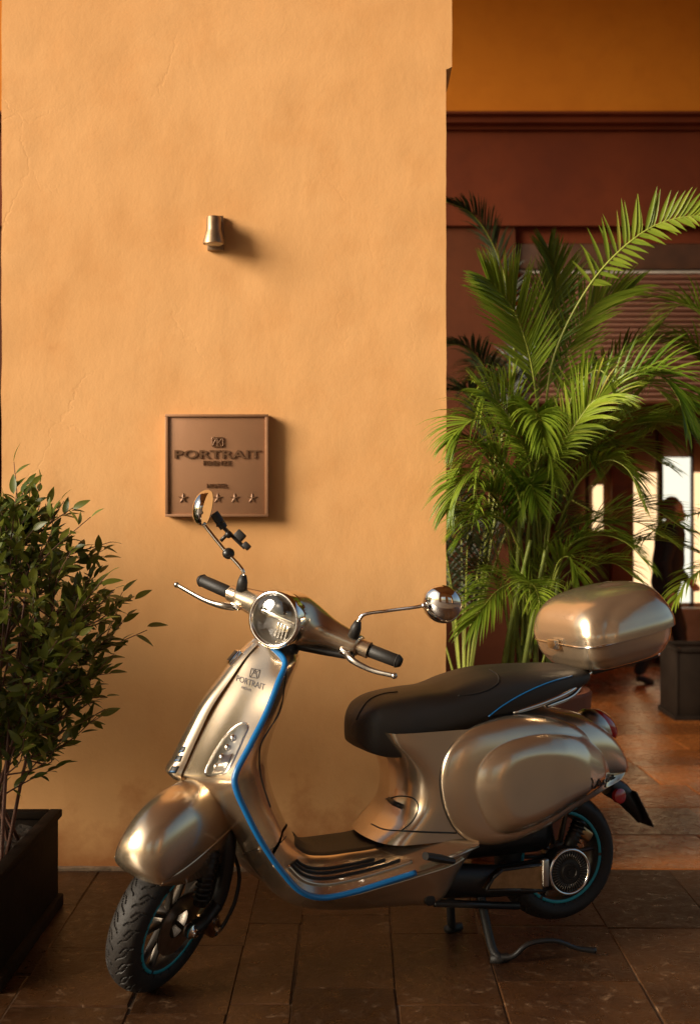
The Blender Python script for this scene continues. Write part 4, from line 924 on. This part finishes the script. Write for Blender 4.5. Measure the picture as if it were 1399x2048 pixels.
PYF = 5.262; pxm = PYF / F
pc = at(433.5, 931, PYF); plq = empty('wall_plaque', (pc[0], WY, pc[2]), 'square bronze hotel plaque with raised letters and a row of stars', 'plaque')
hw = 102.5 * pxm; dy = PYF - WY
mb = MB(); mb.box((-hw, dy + .004, -hw), (hw, -.001, hw), .002); mb.build('panel', 'plate', plq, sharp=30)
for nm, a, b in [('top', (-hw, hw - .010), (hw, hw)), ('bottom', (-hw, -hw), (hw, -hw + .010)), ('l', (-hw, -hw + .0102), (-hw + .010, hw - .0102)), ('r', (hw - .010, -hw + .0102), (hw, hw - .0102))]:
    mb = MB(); mb.box((a[0] - .001, dy - .004, a[1]), (b[0] + .001, dy + .010, b[1]), .0015); mb.build('frame_strip', 'plate', plq, sharp=30)
def ptext(body, u, v, wpx, hpx, bold, mat='letters'):
    V, Fc = text_mesh(body, 1.0, bold, .02); e = V.max(0) - V.min(0); c = (V.max(0) + V.min(0)) / 2
    V = (V - c) / e; X = V[:, 0] * wpx * pxm + (u - 433.5) * pxm; Z = V[:, 1] * hpx * pxm - (v - 931) * pxm
    m_ = MB(); m_.add(np.stack([X, dy + .001 - (V[:, 2]) * .005, Z], 1), Fc); return m_.build('lettering', mat, plq, smooth=False)
ptext('PORTRAIT', 435, 908.5, 172, 17, .018); ptext('FIRENZE', 434, 926, 55, 9, .0); ptext('HOTEL', 434, 971.5, 41, 8, .0)
for u in (366, 400, 435, 469, 504):
    a = np.linspace(0, 2 * np.pi, 10, endpoint=False) + np.pi / 2; r = np.where(np.arange(10) % 2 == 0, 10.5, 4.3) * pxm
    ring_ = np.stack([r * np.cos(a) + (u - 433.5) * pxm, np.zeros(10), r * np.sin(a) - (996.5 - 931) * pxm], 1)
    mb = MB(); c = ring_.mean(0); V = np.concatenate([ring_ + [0, dy + .0035, 0], ring_ + [0, dy + .001, 0], [c + [0, dy - .002, 0]]])
    mb.add(V, [(i, (i + 1) % 10, 10 + (i + 1) % 10, 10 + i) for i in range(10)] + [(10 + i, 10 + (i + 1) % 10, 20) for i in range(10)]); mb.build('star', 'letters', plq, smooth=False)
mb = MB(); q = lambda u, v: np.array([(u - 433.5) * pxm, dy, -(v - 931) * pxm])
for ln in [[(424, 875), (446, 875), (446, 893), (424, 893), (424, 875)], [(425, 892), (433, 876), (444, 893)], [(428, 876), (436, 886), (444, 877)], [(435, 876), (435, 892)]]:
    mb.tube(lin(np.array([q(*p) for p in ln]), 24), .0024, 6)
mb.build('emblem', 'letters', plq, sharp=None)

# ------------------------------------------------------------------ left planter and shrub
def planter(loc_, sx, sy, h, label, fill, cat='planter', rim=.028, group=None):
    p = empty('planter', loc_, label, cat, group)
    t = .022
    for (a, b) in [((-sx, -sy), (-sx + t, sy)), ((sx - t, -sy), (sx, sy)), ((-sx + t, -sy), (sx - t, -sy + t)), ((-sx + t, sy - t), (sx - t, sy))]:
        mb = MB(); mb.box((a[0], a[1], .045), (b[0], b[1], h - rim), .003); mb.build('side_panel', 'planter', p, sharp=30)
    e = .012; w_ = .045
    for (a, b) in [((-sx - e, -sy - e), (-sx - e + w_, sy + e)), ((sx + e - w_, -sy - e), (sx + e, sy + e)), ((-sx - e + w_, -sy - e), (sx + e - w_, -sy - e + w_)), ((-sx - e + w_, sy + e - w_), (sx + e - w_, sy + e))]:
        mb = MB(); mb.box((a[0], a[1], h - rim + .001), (b[0], b[1], h), .004); mb.build('rim', 'planter', p, sharp=30)
    mb = MB(); mb.box((-sx - .016, -sy - .016, 0), (sx + .016, sy + .016, .044), .006); mb.build('plinth', 'planter', p, sharp=30)
    X = np.linspace(-sx + t, sx - t, 24); Y = np.linspace(-sy + t, sy - t, 24)
    mb = MB(); mb.grid(np.array([[(x, y, h - .06 + rng.normal(0, .006)) for y in Y] for x in X])); mb.build('fill', fill, p, sharp=None)
    return p
planter((-1.275, 4.40, 0), .235, .42, .345, 'dark metal trough planter holding the leafy shrub by the pier', 'soil')

LEAF = None
def leaf_geo(L=1.0, W=.36, fold=.10, curl=.22):
    n = 7; t = np.linspace(0, 1, n); wd = W / 2 * np.sin(np.pi * t ** .8) ** .85; wd[0] = .01; wd[-1] = .002
    mid = np.stack([t * L, 0 * t, -curl * t ** 2], 1); V = []
    for i in range(n): V += [mid[i] + [0, -wd[i], fold * wd[i] * 2], mid[i], mid[i] + [0, wd[i], fold * wd[i] * 2]]
    Fc = []
    for i in range(n - 1):
        a = 3 * i; Fc += [(a, a + 3, a + 4, a + 1), (a + 1, a + 4, a + 5, a + 2)]
    return np.array(V), Fc
LV, LF = leaf_geo()
lme = bpy.data.meshes.new('leaf'); lme.from_pydata([tuple(v) for v in LV], [], LF); lme.materials.append(M['bush']); lme.polygons.foreach_set('use_smooth', [True] * len(lme.polygons))
def leaf_basis(dr):
    up = unit(np.array([0, -.35, 1.0]) + rng.normal(0, .45, 3)); y = unit(np.cross(up, dr)); z = np.cross(dr, y); return np.stack([dr, y, z], 1)
def make_shrub(s0, cen, rad, nbr, label, lsz=(.042, .074), single=300, zmin=.55):
    s0 = np.array(s0, float); cen = np.array(cen, float); rad = np.array(rad, float)
    shrub = empty('shrub', s0, label, 'shrub', 'shrubs in trough planters'); stems = MB(); leaves = []; main = []
    for k in range(13):
        b = s0 + [rng.uniform(-.16, .17), rng.uniform(-.24, .24), -.015]; tip = cen + rng.normal(0, .5, 3) * rad * [.7, .7, .5]
        tip[2] = min(max(tip[2], .85), cen[2] + rad[2] * .72); mid = b * .5 + tip * .5 + rng.normal(0, .02, 3) + [0, 0, -.02]
        q = crom(np.array([b, mid, tip]), 16); stems.tube(q, np.linspace(.0075, .003, 16), 6); main.append(q)
    MP = np.array([q[i] for q in main for i in range(5, 16, 2)]); nb = 0
    while nb < nbr:
        d = unit(rng.normal(0, 1, 3)); rr = rng.uniform(.25, 1.0) ** .5; tip = cen + d * rad * rr * (1 + rng.uniform(-.06, .14))
        if tip[2] < zmin: continue
        if d[2] < -.45 and rng.uniform() < .35: continue
        dd = np.linalg.norm(MP - tip, axis=1) + np.where(MP[:, 2] < tip[2] - .08, 0, .6); best = MP[dd.argmin()]
        mid = best * .45 + tip * .55 + rng.normal(0, .02, 3) + [0, 0, -.015]
        q = crom(np.array([best, mid, tip]), 9); stems.tube(q, np.linspace(.0032, .0012, 9), 5); nb += 1
        dirb = unit(q[-1] - q[-3]); m_ = rng.integers(9, 14)
        for i in range(m_):
            f = i / (m_ - 1); p = q[int(2 + f * 6)]
            side = unit(np.cross(dirb, rng.normal(0, 1, 3))); dr = unit(dirb * rng.uniform(.3, 1.0) + side * rng.uniform(.5, 1.0) + np.array([0, 0, .15]))
            if i == m_ - 1: dr = unit(dirb + .2 * side)
            leaves.append((p + rng.normal(0, .004, 3), dr, rng.uniform(*lsz) * (1.0 if f > .3 else .8)))
    for v in stems.v: v -= s0
    stems.build('stems', 'bark', shrub, sharp=None)
    order = sorted(range(len(leaves)), key=lambda i: leaves[i][0][1] - 6 * leaves[i][2] + (5 if leaves[i][0][0] / leaves[i][0][1] < -.262 else 0))
    big = set(order[:single]); rest = MB()
    for i, (p, dr, L) in enumerate(leaves):
        B = leaf_basis(dr) * L
        if i in big:
            o = bpy.data.objects.new('leaf', lme); COL.objects.link(o); o.parent = shrub
            m_ = Matrix.Identity(4)
            for r_ in range(3):
                for c_ in range(3): m_[r_][c_] = B[r_, c_]
            m_.translation = Vector(p - s0); o.matrix_local = m_
        else: rest.add(LV @ B.T + (p - s0), LF)
    tag(rest.build('foliage', 'bush', shrub, sharp=None, fix=False), kind='stuff')
make_shrub((-1.25, 4.42, .30), (-1.16, 4.42, 1.06), (.44, .40, .48), 440, 'dense small-leaved green shrub growing in the dark trough planter', (.040, .074), zmin=.46)
# unseen troughs with tall shrubs, added to block low sun from the left
planter((-2.25, 3.55, 0), .235, .42, .345, 'unseen dark trough planter added to hold a sun-blocking shrub', 'soil')
make_shrub((-2.25, 3.55, .30), (-2.25, 3.55, 1.22), (.50, .62, .55), 300, 'unseen taller shrub added to shade the lower wall and paving', (.06, .095), 0)
planter((-2.30, 4.60, 0), .235, .42, .345, 'unseen dark trough planter added left of the pier for a sun-blocking shrub', 'soil')
make_shrub((-2.30, 4.60, .30), (-2.30, 4.60, 1.22), (.50, .62, .55), 300, 'unseen taller shrub added left of the pier to shade its lower part', (.06, .095), 0)

# ------------------------------------------------------------------ palms
def frond(par, org, ctrl, n=34, Lmax=.30, W=.020, mat='palm', start=.22, droop=.35, lift=.25, rr=.006, ang=.75, upv=(0, 0, 1), seed=0, tp=0.0, low=1.0):
    n = int(n * 1.45); W = W * .60; droop = droop * .72; r_ = np.random.default_rng(seed); q = crom(np.asarray(ctrl, float), 60)
    hit = (q[:, 0] < .50) & (q[:, 1] > 5.16) & (q[:, 1] < 6.1); q[hit, 1] = np.minimum(q[hit, 1], 5.16); q[:, 1] = np.convolve(np.pad(q[:, 1], 3, mode='edge'), np.ones(7) / 7, 'valid'); T = np.gradient(q, axis=0); T /= np.linalg.norm(T, axis=1)[:, None]
    mb = MB(); mb.tube(q - org, np.linspace(rr, .0012, 60), 6); fo = mb.build('frond', 'rachis', par, sharp=None)
    ml = MB(); upv = np.asarray(upv, float)
    for i in range(n):
        f = start + (1 - start) * (i + .5) / n
        for s in (1, -1):
            ff = min(f + r_.uniform(-.006, .006), .999); k = ff * 59; a = int(k); p = q[a] + (q[min(a + 1, 59)] - q[a]) * (k - a); t = T[a]
            sd_ = unit(np.cross(t, upv)) * s; nn = unit(np.cross(sd_, t) * s)
            g = (f - start) / (1 - start); L = Lmax * (.35 + .65 * math.sin(math.pi * min(1, .12 + .80 * g) ** .9)) * r_.uniform(.85, 1.1) * (1 - tp * g) * (low if s > 0 else 1)
            an = ang * (1 - .55 * g) * r_.uniform(.85, 1.15)
            d0 = unit(sd_ * math.sin(an) + t * math.cos(an) + nn * lift * r_.uniform(.5, 1.4))
            m_ = 6; pts = [p]; d = d0
            for j in range(m_ - 1): d = unit(d + np.array([0, 0, -droop * (.12 + .16 * j)]) * r_.uniform(.7, 1.3)); pts.append(pts[-1] + d * L / (m_ - 1))
            pts = np.array(pts); wd = W / 2 * np.array([.45, .95, 1.0, .8, .45, .04]) * r_.uniform(.8, 1.1)
            wv = unit(np.cross(d0, nn)); V = []
            for j in range(m_): V += [pts[j] - wv * wd[j] + nn * wd[j] * .45, pts[j], pts[j] + wv * wd[j] + nn * wd[j] * .45]
            Fc = []
            for j in range(m_ - 1): b = 3 * j; Fc += [(b, b + 3, b + 4, b + 1), (b + 1, b + 4, b + 5, b + 2)]
            ml.add(np.array(V) - org, Fc)
    ml.build('leaflets', mat, fo, sharp=None, fix=False)
    return fo
def pot(loc_, r, h, label):
    p = empty('plant_pot', loc_, label, 'pot', None)
    mb = MB(); mb.lathe((0, 0, 0), (0, 0, 1), [(0, 0), (0, r * .70), (.02, r * .74), (h * .5, r * .86), (h - .075, r * .95), (h - .072, r * 1.04), (h - .01, r * 1.06), (h, r * 1.03), (h, r * .95), (h - .05, r * .92)], 56); mb.build('body', 'pot', p, sharp=35)
    mb = MB(); mb.lathe((0, 0, h - .05), (0, 0, 1), [(.012, 0), (.0, r * .93)], 40); mb.build('soil', 'soil', p, sharp=None)
    return p
PB = np.array([.70, 5.56, 0.0]); pz = .675
pot((PB[0], PB[1], gz(PB[1])), .275, pz - gz(PB[1]), 'reddish terracotta pot under the tall bright palm behind the seat')
palm = empty('areca_palm', (PB[0], PB[1], pz - .06), 'tall bright green feathery palm rising behind the scooter seat and box', 'palm', 'potted palms')
po_ = np.array([PB[0], PB[1], pz - .06])
def A3(l): return [at(u, v, y) for u, v, y in l]
base = [PB + np.array([rng.uniform(-.09, .09), rng.uniform(-.09, .09), pz - .06]) for _ in range(9)]
cn = MB()
cane_top = [(1064, 1000, 5.5), (1075, 900, 5.5), (1040, 1020, 5.45), (1100, 960, 5.6), (1060, 1080, 5.42), (1125, 1040, 5.6), (1020, 1100, 5.5), (1090, 1100, 5.4), (1140, 980, 5.65)]
for b, (u, v, y) in zip(base, cane_top):
    t = at(u, v, y); q = crom(np.array([b, b * .5 + t * .5 + rng.normal(0, .01, 3), t]), 24); mb = MB(); mb.tube(q - po_, np.linspace(.013, .008, 24), 8)
    for k in range(4): mb.lathe(q[3 + 5 * k] - po_, q[4 + 5 * k] - q[3 + 5 * k], [(-.003, .011), (0, .0145), (.003, .011)], 10)
    mb.build('cane', 'cane', palm, sharp=None)
FR = [ # (pixel, pixel, depth) control points traced from the photograph, leaflets, length
 ([(1085, 900, 5.50), (1105, 720, 5.48), (1177, 572, 5.46), (1251, 490, 5.44), (1320, 446, 5.42), (1400, 432, 5.40), (1450, 445, 5.40)], 24, .215, dict(start=.33, droop=.12, lift=.12, W=.028, upv=(.1, -1, .2), ang=1.15, tp=.55, low=.6)),
 ([(1078, 960, 5.50), (1072, 800, 5.46), (1052, 690, 5.42), (1020, 610, 5.36), (975, 560, 5.30)], 40, .26, dict(start=.34, droop=.10, lift=.2, W=.018, upv=(-.2, -1, .5))),
 ([(1120, 960, 5.52), (1160, 830, 5.46), (1240, 765, 5.40), (1310, 748, 5.36), (1352, 790, 5.34), (1370, 850, 5.34)], 34, .24, dict(start=.18, droop=.30, lift=.5, W=.022, upv=(0, -.6, 1))),
 ([(1060, 1030, 5.48), (1035, 900, 5.40), (985, 845, 5.30), (935, 845, 5.22), (905, 880, 5.18)], 34, .22, dict(start=.30, droop=.55, lift=.3, W=.014, upv=(0, -.8, .8))),
 ([(1055, 1230, 5.48), (1050, 1180, 5.35), (1030, 1165, 5.15), (985, 1190, 4.98), (945, 1245, 4.92)], 30, .25, dict(start=.14, droop=.45, lift=.3, W=.016, upv=(0, -.9, .8))),
 ([(1065, 1240, 5.50), (1060, 1190, 5.35), (1062, 1168, 5.15), (1075, 1190, 4.98), (1085, 1250, 4.92)], 26, .22, dict(start=.10, droop=.45, lift=.3, W=.015, upv=(0, -.9, .8))),
 ([(1130, 1020, 5.60), (1200, 880, 5.55), (1290, 845, 5.5), (1360, 850, 5.46), (1420, 890, 5.45)], 32, .20, dict(start=.2, droop=.4, W=.020)),
 ([(1100, 880, 5.55), (1120, 760, 5.60), (1150, 660, 5.66), (1200, 600, 5.72), (1265, 575, 5.8)], 34, .24, dict(start=.2, droop=.15, W=.020, upv=(.2, -1, .6))),
 ([(1080, 900, 5.52), (1075, 770, 5.60), (1100, 640, 5.66), (1110, 560, 5.7), (1095, 500, 5.75)], 40, .22, dict(start=.2, droop=.10, W=.020, upv=(0, -1, .4))),
 ([(1050, 1040, 5.46), (1020, 960, 5.38), (960, 930, 5.28), (915, 965, 5.20), (895, 1020, 5.18)], 32, .20, dict(start=.2, droop=.5, W=.014, upv=(0, -.8, .8))),
 ([(1075, 930, 5.48), (1074, 860, 5.38), (1072, 830, 5.28), (1078, 835, 5.15), (1085, 870, 5.08)], 24, .24, dict(start=.2, droop=.6, W=.020, upv=(0, -.8, .9))),
 ([(1110, 1060, 5.56), (1160, 960, 5.48), (1215, 920, 5.4), (1255, 940, 5.35), (1280, 1000, 5.33)], 28, .19, dict(start=.2, droop=.4, W=.018)),
 ([(1100, 1180, 5.5), (1140, 1090, 5.45), (1200, 1070, 5.42), (1250, 1085, 5.40), (1295, 1130, 5.40)], 24, .16, dict(start=.2, droop=.45, W=.017)),
 ([(1040, 1100, 5.45), (1005, 1040, 5.36), (955, 1035, 5.28), (915, 1080, 5.22)], 26, .17, dict(start=.2, droop=.5, W=.012)),
 ([(1080, 1000, 5.5), (1105, 920, 5.42), (1150, 850, 5.34), (1190, 800, 5.28), (1240, 790, 5.24)], 30, .22, dict(start=.25, droop=.3, W=.018, upv=(0, -1, .7))),
 ([(1068, 1020, 5.5), (1058, 930, 5.42), (1030, 860, 5.36), (990, 800, 5.32), (940, 770, 5.3)], 36, .18, dict(start=.25, droop=.3, W=.014, upv=(0, -1, .7))),
 ([(1130, 900, 5.62), (1190, 760, 5.72), (1270, 690, 5.8), (1350, 690, 5.85), (1420, 740, 5.9)], 34, .26, dict(start=.2, droop=.35, W=.020)),
]
for k, (c, n, L, kw) in enumerate(FR): frond(palm, po_, A3(c), n, L, seed=k, **kw)
for k in range(30):     # inner, airier growth
    a = rng.uniform(-.9, np.pi + .9) if k % 3 else rng.uniform(0, 2 * np.pi); b = PB + [rng.uniform(-.06, .10), rng.uniform(-.08, .06), rng.uniform(.72, 1.20)]; h = rng.uniform(.40, .85); ro_ = rng.uniform(.28, .62)
    d = np.array([math.cos(a) * 1.0 + .22, -abs(math.sin(a)) * .35 + rng.uniform(-.1, .25), 0])
    if d[0] < 0: d[1] = -abs(d[1]) - .15; ro_ *= .6
    frond(palm, po_, [b, b + d * ro_ * .22 + [0, 0, h * .6], b + d * ro_ * .6 + [0, 0, h * .97], b + d * ro_ * .95 + [0, 0, h * 1.02], b + d * ro_ * 1.25 + [0, 0, h * .86]], 22, rng.uniform(.15, .22), start=.30, droop=rng.uniform(.2, .5), W=rng.uniform(.014, .019), seed=100 + k)
# darker palm deeper inside, half hidden by the pier
P2 = np.array([.62, 7.35, gz(7.35)]); pot(tuple(P2), .24, .38, 'terracotta pot in the shade behind the pier')
palm2 = empty('areca_palm', (P2[0], P2[1], P2[2] + .32), 'dark shaded palm half hidden behind the ochre pier', 'palm', 'potted palms'); o2 = P2 + [0, 0, .32]
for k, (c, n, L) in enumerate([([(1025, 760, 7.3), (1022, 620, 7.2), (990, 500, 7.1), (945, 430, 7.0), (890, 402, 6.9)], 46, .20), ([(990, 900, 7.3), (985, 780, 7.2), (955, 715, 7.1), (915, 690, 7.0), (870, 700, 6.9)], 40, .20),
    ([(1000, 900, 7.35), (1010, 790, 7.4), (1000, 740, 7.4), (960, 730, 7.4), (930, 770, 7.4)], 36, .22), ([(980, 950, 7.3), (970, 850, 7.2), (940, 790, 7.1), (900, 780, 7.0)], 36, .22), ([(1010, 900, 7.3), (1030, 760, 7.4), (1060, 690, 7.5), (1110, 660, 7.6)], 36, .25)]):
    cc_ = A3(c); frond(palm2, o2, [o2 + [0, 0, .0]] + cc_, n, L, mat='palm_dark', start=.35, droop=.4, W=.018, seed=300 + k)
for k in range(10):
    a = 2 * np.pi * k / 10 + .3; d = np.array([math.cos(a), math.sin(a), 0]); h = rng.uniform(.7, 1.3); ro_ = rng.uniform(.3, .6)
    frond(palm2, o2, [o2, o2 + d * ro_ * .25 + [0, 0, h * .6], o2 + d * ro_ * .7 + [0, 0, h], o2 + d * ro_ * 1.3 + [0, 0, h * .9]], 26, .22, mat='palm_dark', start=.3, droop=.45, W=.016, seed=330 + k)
# third palm, standing to the right of the box, leaning into view
P3 = np.array([1.98, 5.95, gz(5.95)]); pot(tuple(P3), .27, .60, 'terracotta pot of the palm at the passage side')
palm3 = empty('areca_palm', (P3[0], P3[1], P3[2] + .54), 'spreading palm at the passage side with fronds arching toward the top box', 'palm', 'potted palms'); o3 = P3 + [0, 0, .54]
for k, (c, n, L) in enumerate([([(1500, 950, 5.9), (1440, 760, 5.85), (1380, 690, 5.8), (1300, 760, 5.75), (1220, 860, 5.7)], 36, .26), ([(1490, 1000, 5.9), (1450, 850, 5.8), (1400, 800, 5.7), (1340, 820, 5.6), (1280, 870, 5.55)], 30, .20),
    ([(1490, 1100, 5.9), (1440, 1030, 5.8), (1380, 1030, 5.7), (1310, 1060, 5.6), (1250, 1110, 5.55)], 14, .17), ([(1500, 1180, 5.9), (1470, 1120, 5.7), (1420, 1130, 5.6), (1375, 1160, 5.5), (1350, 1200, 5.45)], 16, .16),
    ([(1490, 900, 5.9), (1460, 740, 5.8), (1420, 640, 5.75), (1360, 610, 5.7), (1310, 660, 5.7)], 28, .26), ([(1490, 1000, 5.9), (1420, 900, 6.0), (1350, 850, 6.1), (1270, 880, 6.2), (1200, 960, 6.2)], 36, .24)]):
    frond(palm3, o3, [o3] + A3(c), n, L, start=.35, droop=.4, W=.018, seed=400 + k)

# ------------------------------------------------------------------ far planter and passer-by
planter((xr(1340, 9.8) + .33, 10.05, gz(9.8) - .01), .29, .26, .53, 'grey-brown box planter with red bark chips near the passage', 'chips')
PX, PYY = 2.90, 12.4; pg = gz(PYY)
per = empty('person', (PX, PYY, pg), 'person in dark clothes with short auburn hair walking by the bright shopfront', 'person')
def caps(l):
    def fn(X, Y, Z):
        d = None
        for a, b, ra, rb, k in l:
            c = sd_cap(X, Y, Z, a, b, ra, rb); d = c if d is None else smin(d, c, k)
        return d
    return fn
# walking toward +x: pelvis, torso, neck, head, arms, legs
bodyc = [((0, 0, .93), (.02, 0, 1.12), .125, .115, .05), ((.02, 0, 1.12), (.035, 0, 1.36), .12, .125, .06), ((.03, -.10, 1.40), (.03, .10, 1.40), .07, .07, .06), ((.035, 0, 1.42), (.06, 0, 1.52), .052, .05, .04), ((.075, 0, 1.575), (.07, 0, 1.605), .085, .088, .03)]
arms = [((.03, -.17, 1.39), (-.06, -.21, 1.12), .048, .038, .03), ((-.06, -.21, 1.12), (-.02, -.20, .88), .038, .026, .015), ((.03, .17, 1.39), (.09, .20, 1.12), .048, .038, .03), ((.09, .20, 1.12), (.22, .17, .95), .038, .026, .015)]
hand = []
for (hx, hy, hz, dx, dz) in [(-.015, -.20, .86, .10, -1), (.24, .165, .935, .7, -.7)]:
    dn = unit([dx, 0, dz]); pp = np.array([hx, hy, hz]); hand.append((tuple(pp), tuple(pp + dn * .06), .026, .030, .012))
    for j, l_ in enumerate((.062, .072, .068, .052)):
        b0 = pp + dn * .07 + np.array([-dn[2], 0, dn[0]]) * (.028 - .018 * j); m1 = b0 + dn * l_ * .55; hand += [(tuple(b0), tuple(m1), .0095, .009, .004), (tuple(m1), tuple(m1 + unit(dn + np.array([.2, .25, 0])) * l_ * .5), .009, .0075, .004)]
    t0 = pp + dn * .025 + np.array([-dn[2], 0, dn[0]]) * .03; hand.append((tuple(t0), tuple(t0 + unit(dn + np.array([-dn[2], 0, dn[0]]) * .7) * .05), .011, .008, .006))
legs = [((0, -.08, .90), (-.10, -.085, .50), .088, .060, .04), ((-.10, -.085, .50), (-.26, -.085, .13), .056, .038, .02), ((-.26, -.085, .10), (-.20, -.085, .05), .038, .032, .02), ((0, .08, .90), (.13, .085, .50), .088, .060, .04), ((.13, .085, .50), (.20, .085, .10), .056, .038, .02), ((.20, .085, .07), (.31, .085, .045), .038, .030, .02)]
face = [((.155, 0, 1.565), (.168, 0, 1.555), .014, .012, .012), ((.145, 0, 1.515), (.13, 0, 1.51), .03, .03, .03), ((.06, -.088, 1.575), (.06, -.092, 1.555), .014, .012, .008), ((.06, .088, 1.575), (.06, .092, 1.555), .014, .012, .008)]
V, Fc = surfnet(caps(bodyc + face + arms + hand + legs), (-.40, -.32, -.01), (.44, .32, 1.74), .0085)
mb = MB(); mb.add(V, Fc); mb.build('body', 'skin', per, sharp=None)
jk = [(a, b, ra + .014, rb + .014, k) for a, b, ra, rb, k in bodyc[:3] + arms]
f0 = caps(jk); V, Fc = surfnet(lambda X, Y, Z: np.maximum(f0(X, Y, Z), np.maximum(.86 - Z - .0 * X, Z - 1.475) * np.where(np.abs(Y) > .16, .9, 1)), (-.40, -.34, .80), (.44, .34, 1.52), .011)
mb = MB(); mb.add(V, Fc); mb.build('jacket', 'cloth_dark', per, sharp=None)
lg = [(a, b, ra + .013, rb + .016, k) for a, b, ra, rb, k in [bodyc[0]] + [legs[0], legs[1], legs[3], legs[4]]]
f1 = caps(lg); V, Fc = surfnet(lambda X, Y, Z: np.maximum(f1(X, Y, Z), np.maximum(Z - 1.0, .075 - Z)), (-.42, -.25, .0), (.40, .25, 1.05), .011)
mb = MB(); mb.add(V, Fc); mb.build('trousers', 'cloth_dark', per, sharp=None)
hr = caps([((.045, 0, 1.605), (.05, 0, 1.635), .094, .082, .03), ((-.01, 0, 1.56), (.0, 0, 1.60), .055, .07, .03)])
V, Fc = surfnet(lambda X, Y, Z: np.maximum(hr(X, Y, Z) + .004 * np.sin(X * 160) * np.sin(Z * 150 + Y * 120), X - .118 - (Z - 1.60) * .4), (-.12, -.13, 1.45), (.2, .13, 1.76), .007)
mb = MB(); mb.add(V, Fc); mb.build('hair', 'hair', per, sharp=None)
for (x, y, z, dx, dz) in [(-.255, -.085, .045, .12, -.02), (.20, .085, .035, .14, .01)]:
    mb = MB(); mb.tube(np.array([(x - .03, y, z + .015), (x + .02, y, z + .012), (x + dx * .7, y, z + dz), (x + dx, y, z + dz - .004)]), [.040, .044, .040, .028], 14, smooth=16, flat=.85); mb.build('shoe', 'rubber', per, sharp=None)
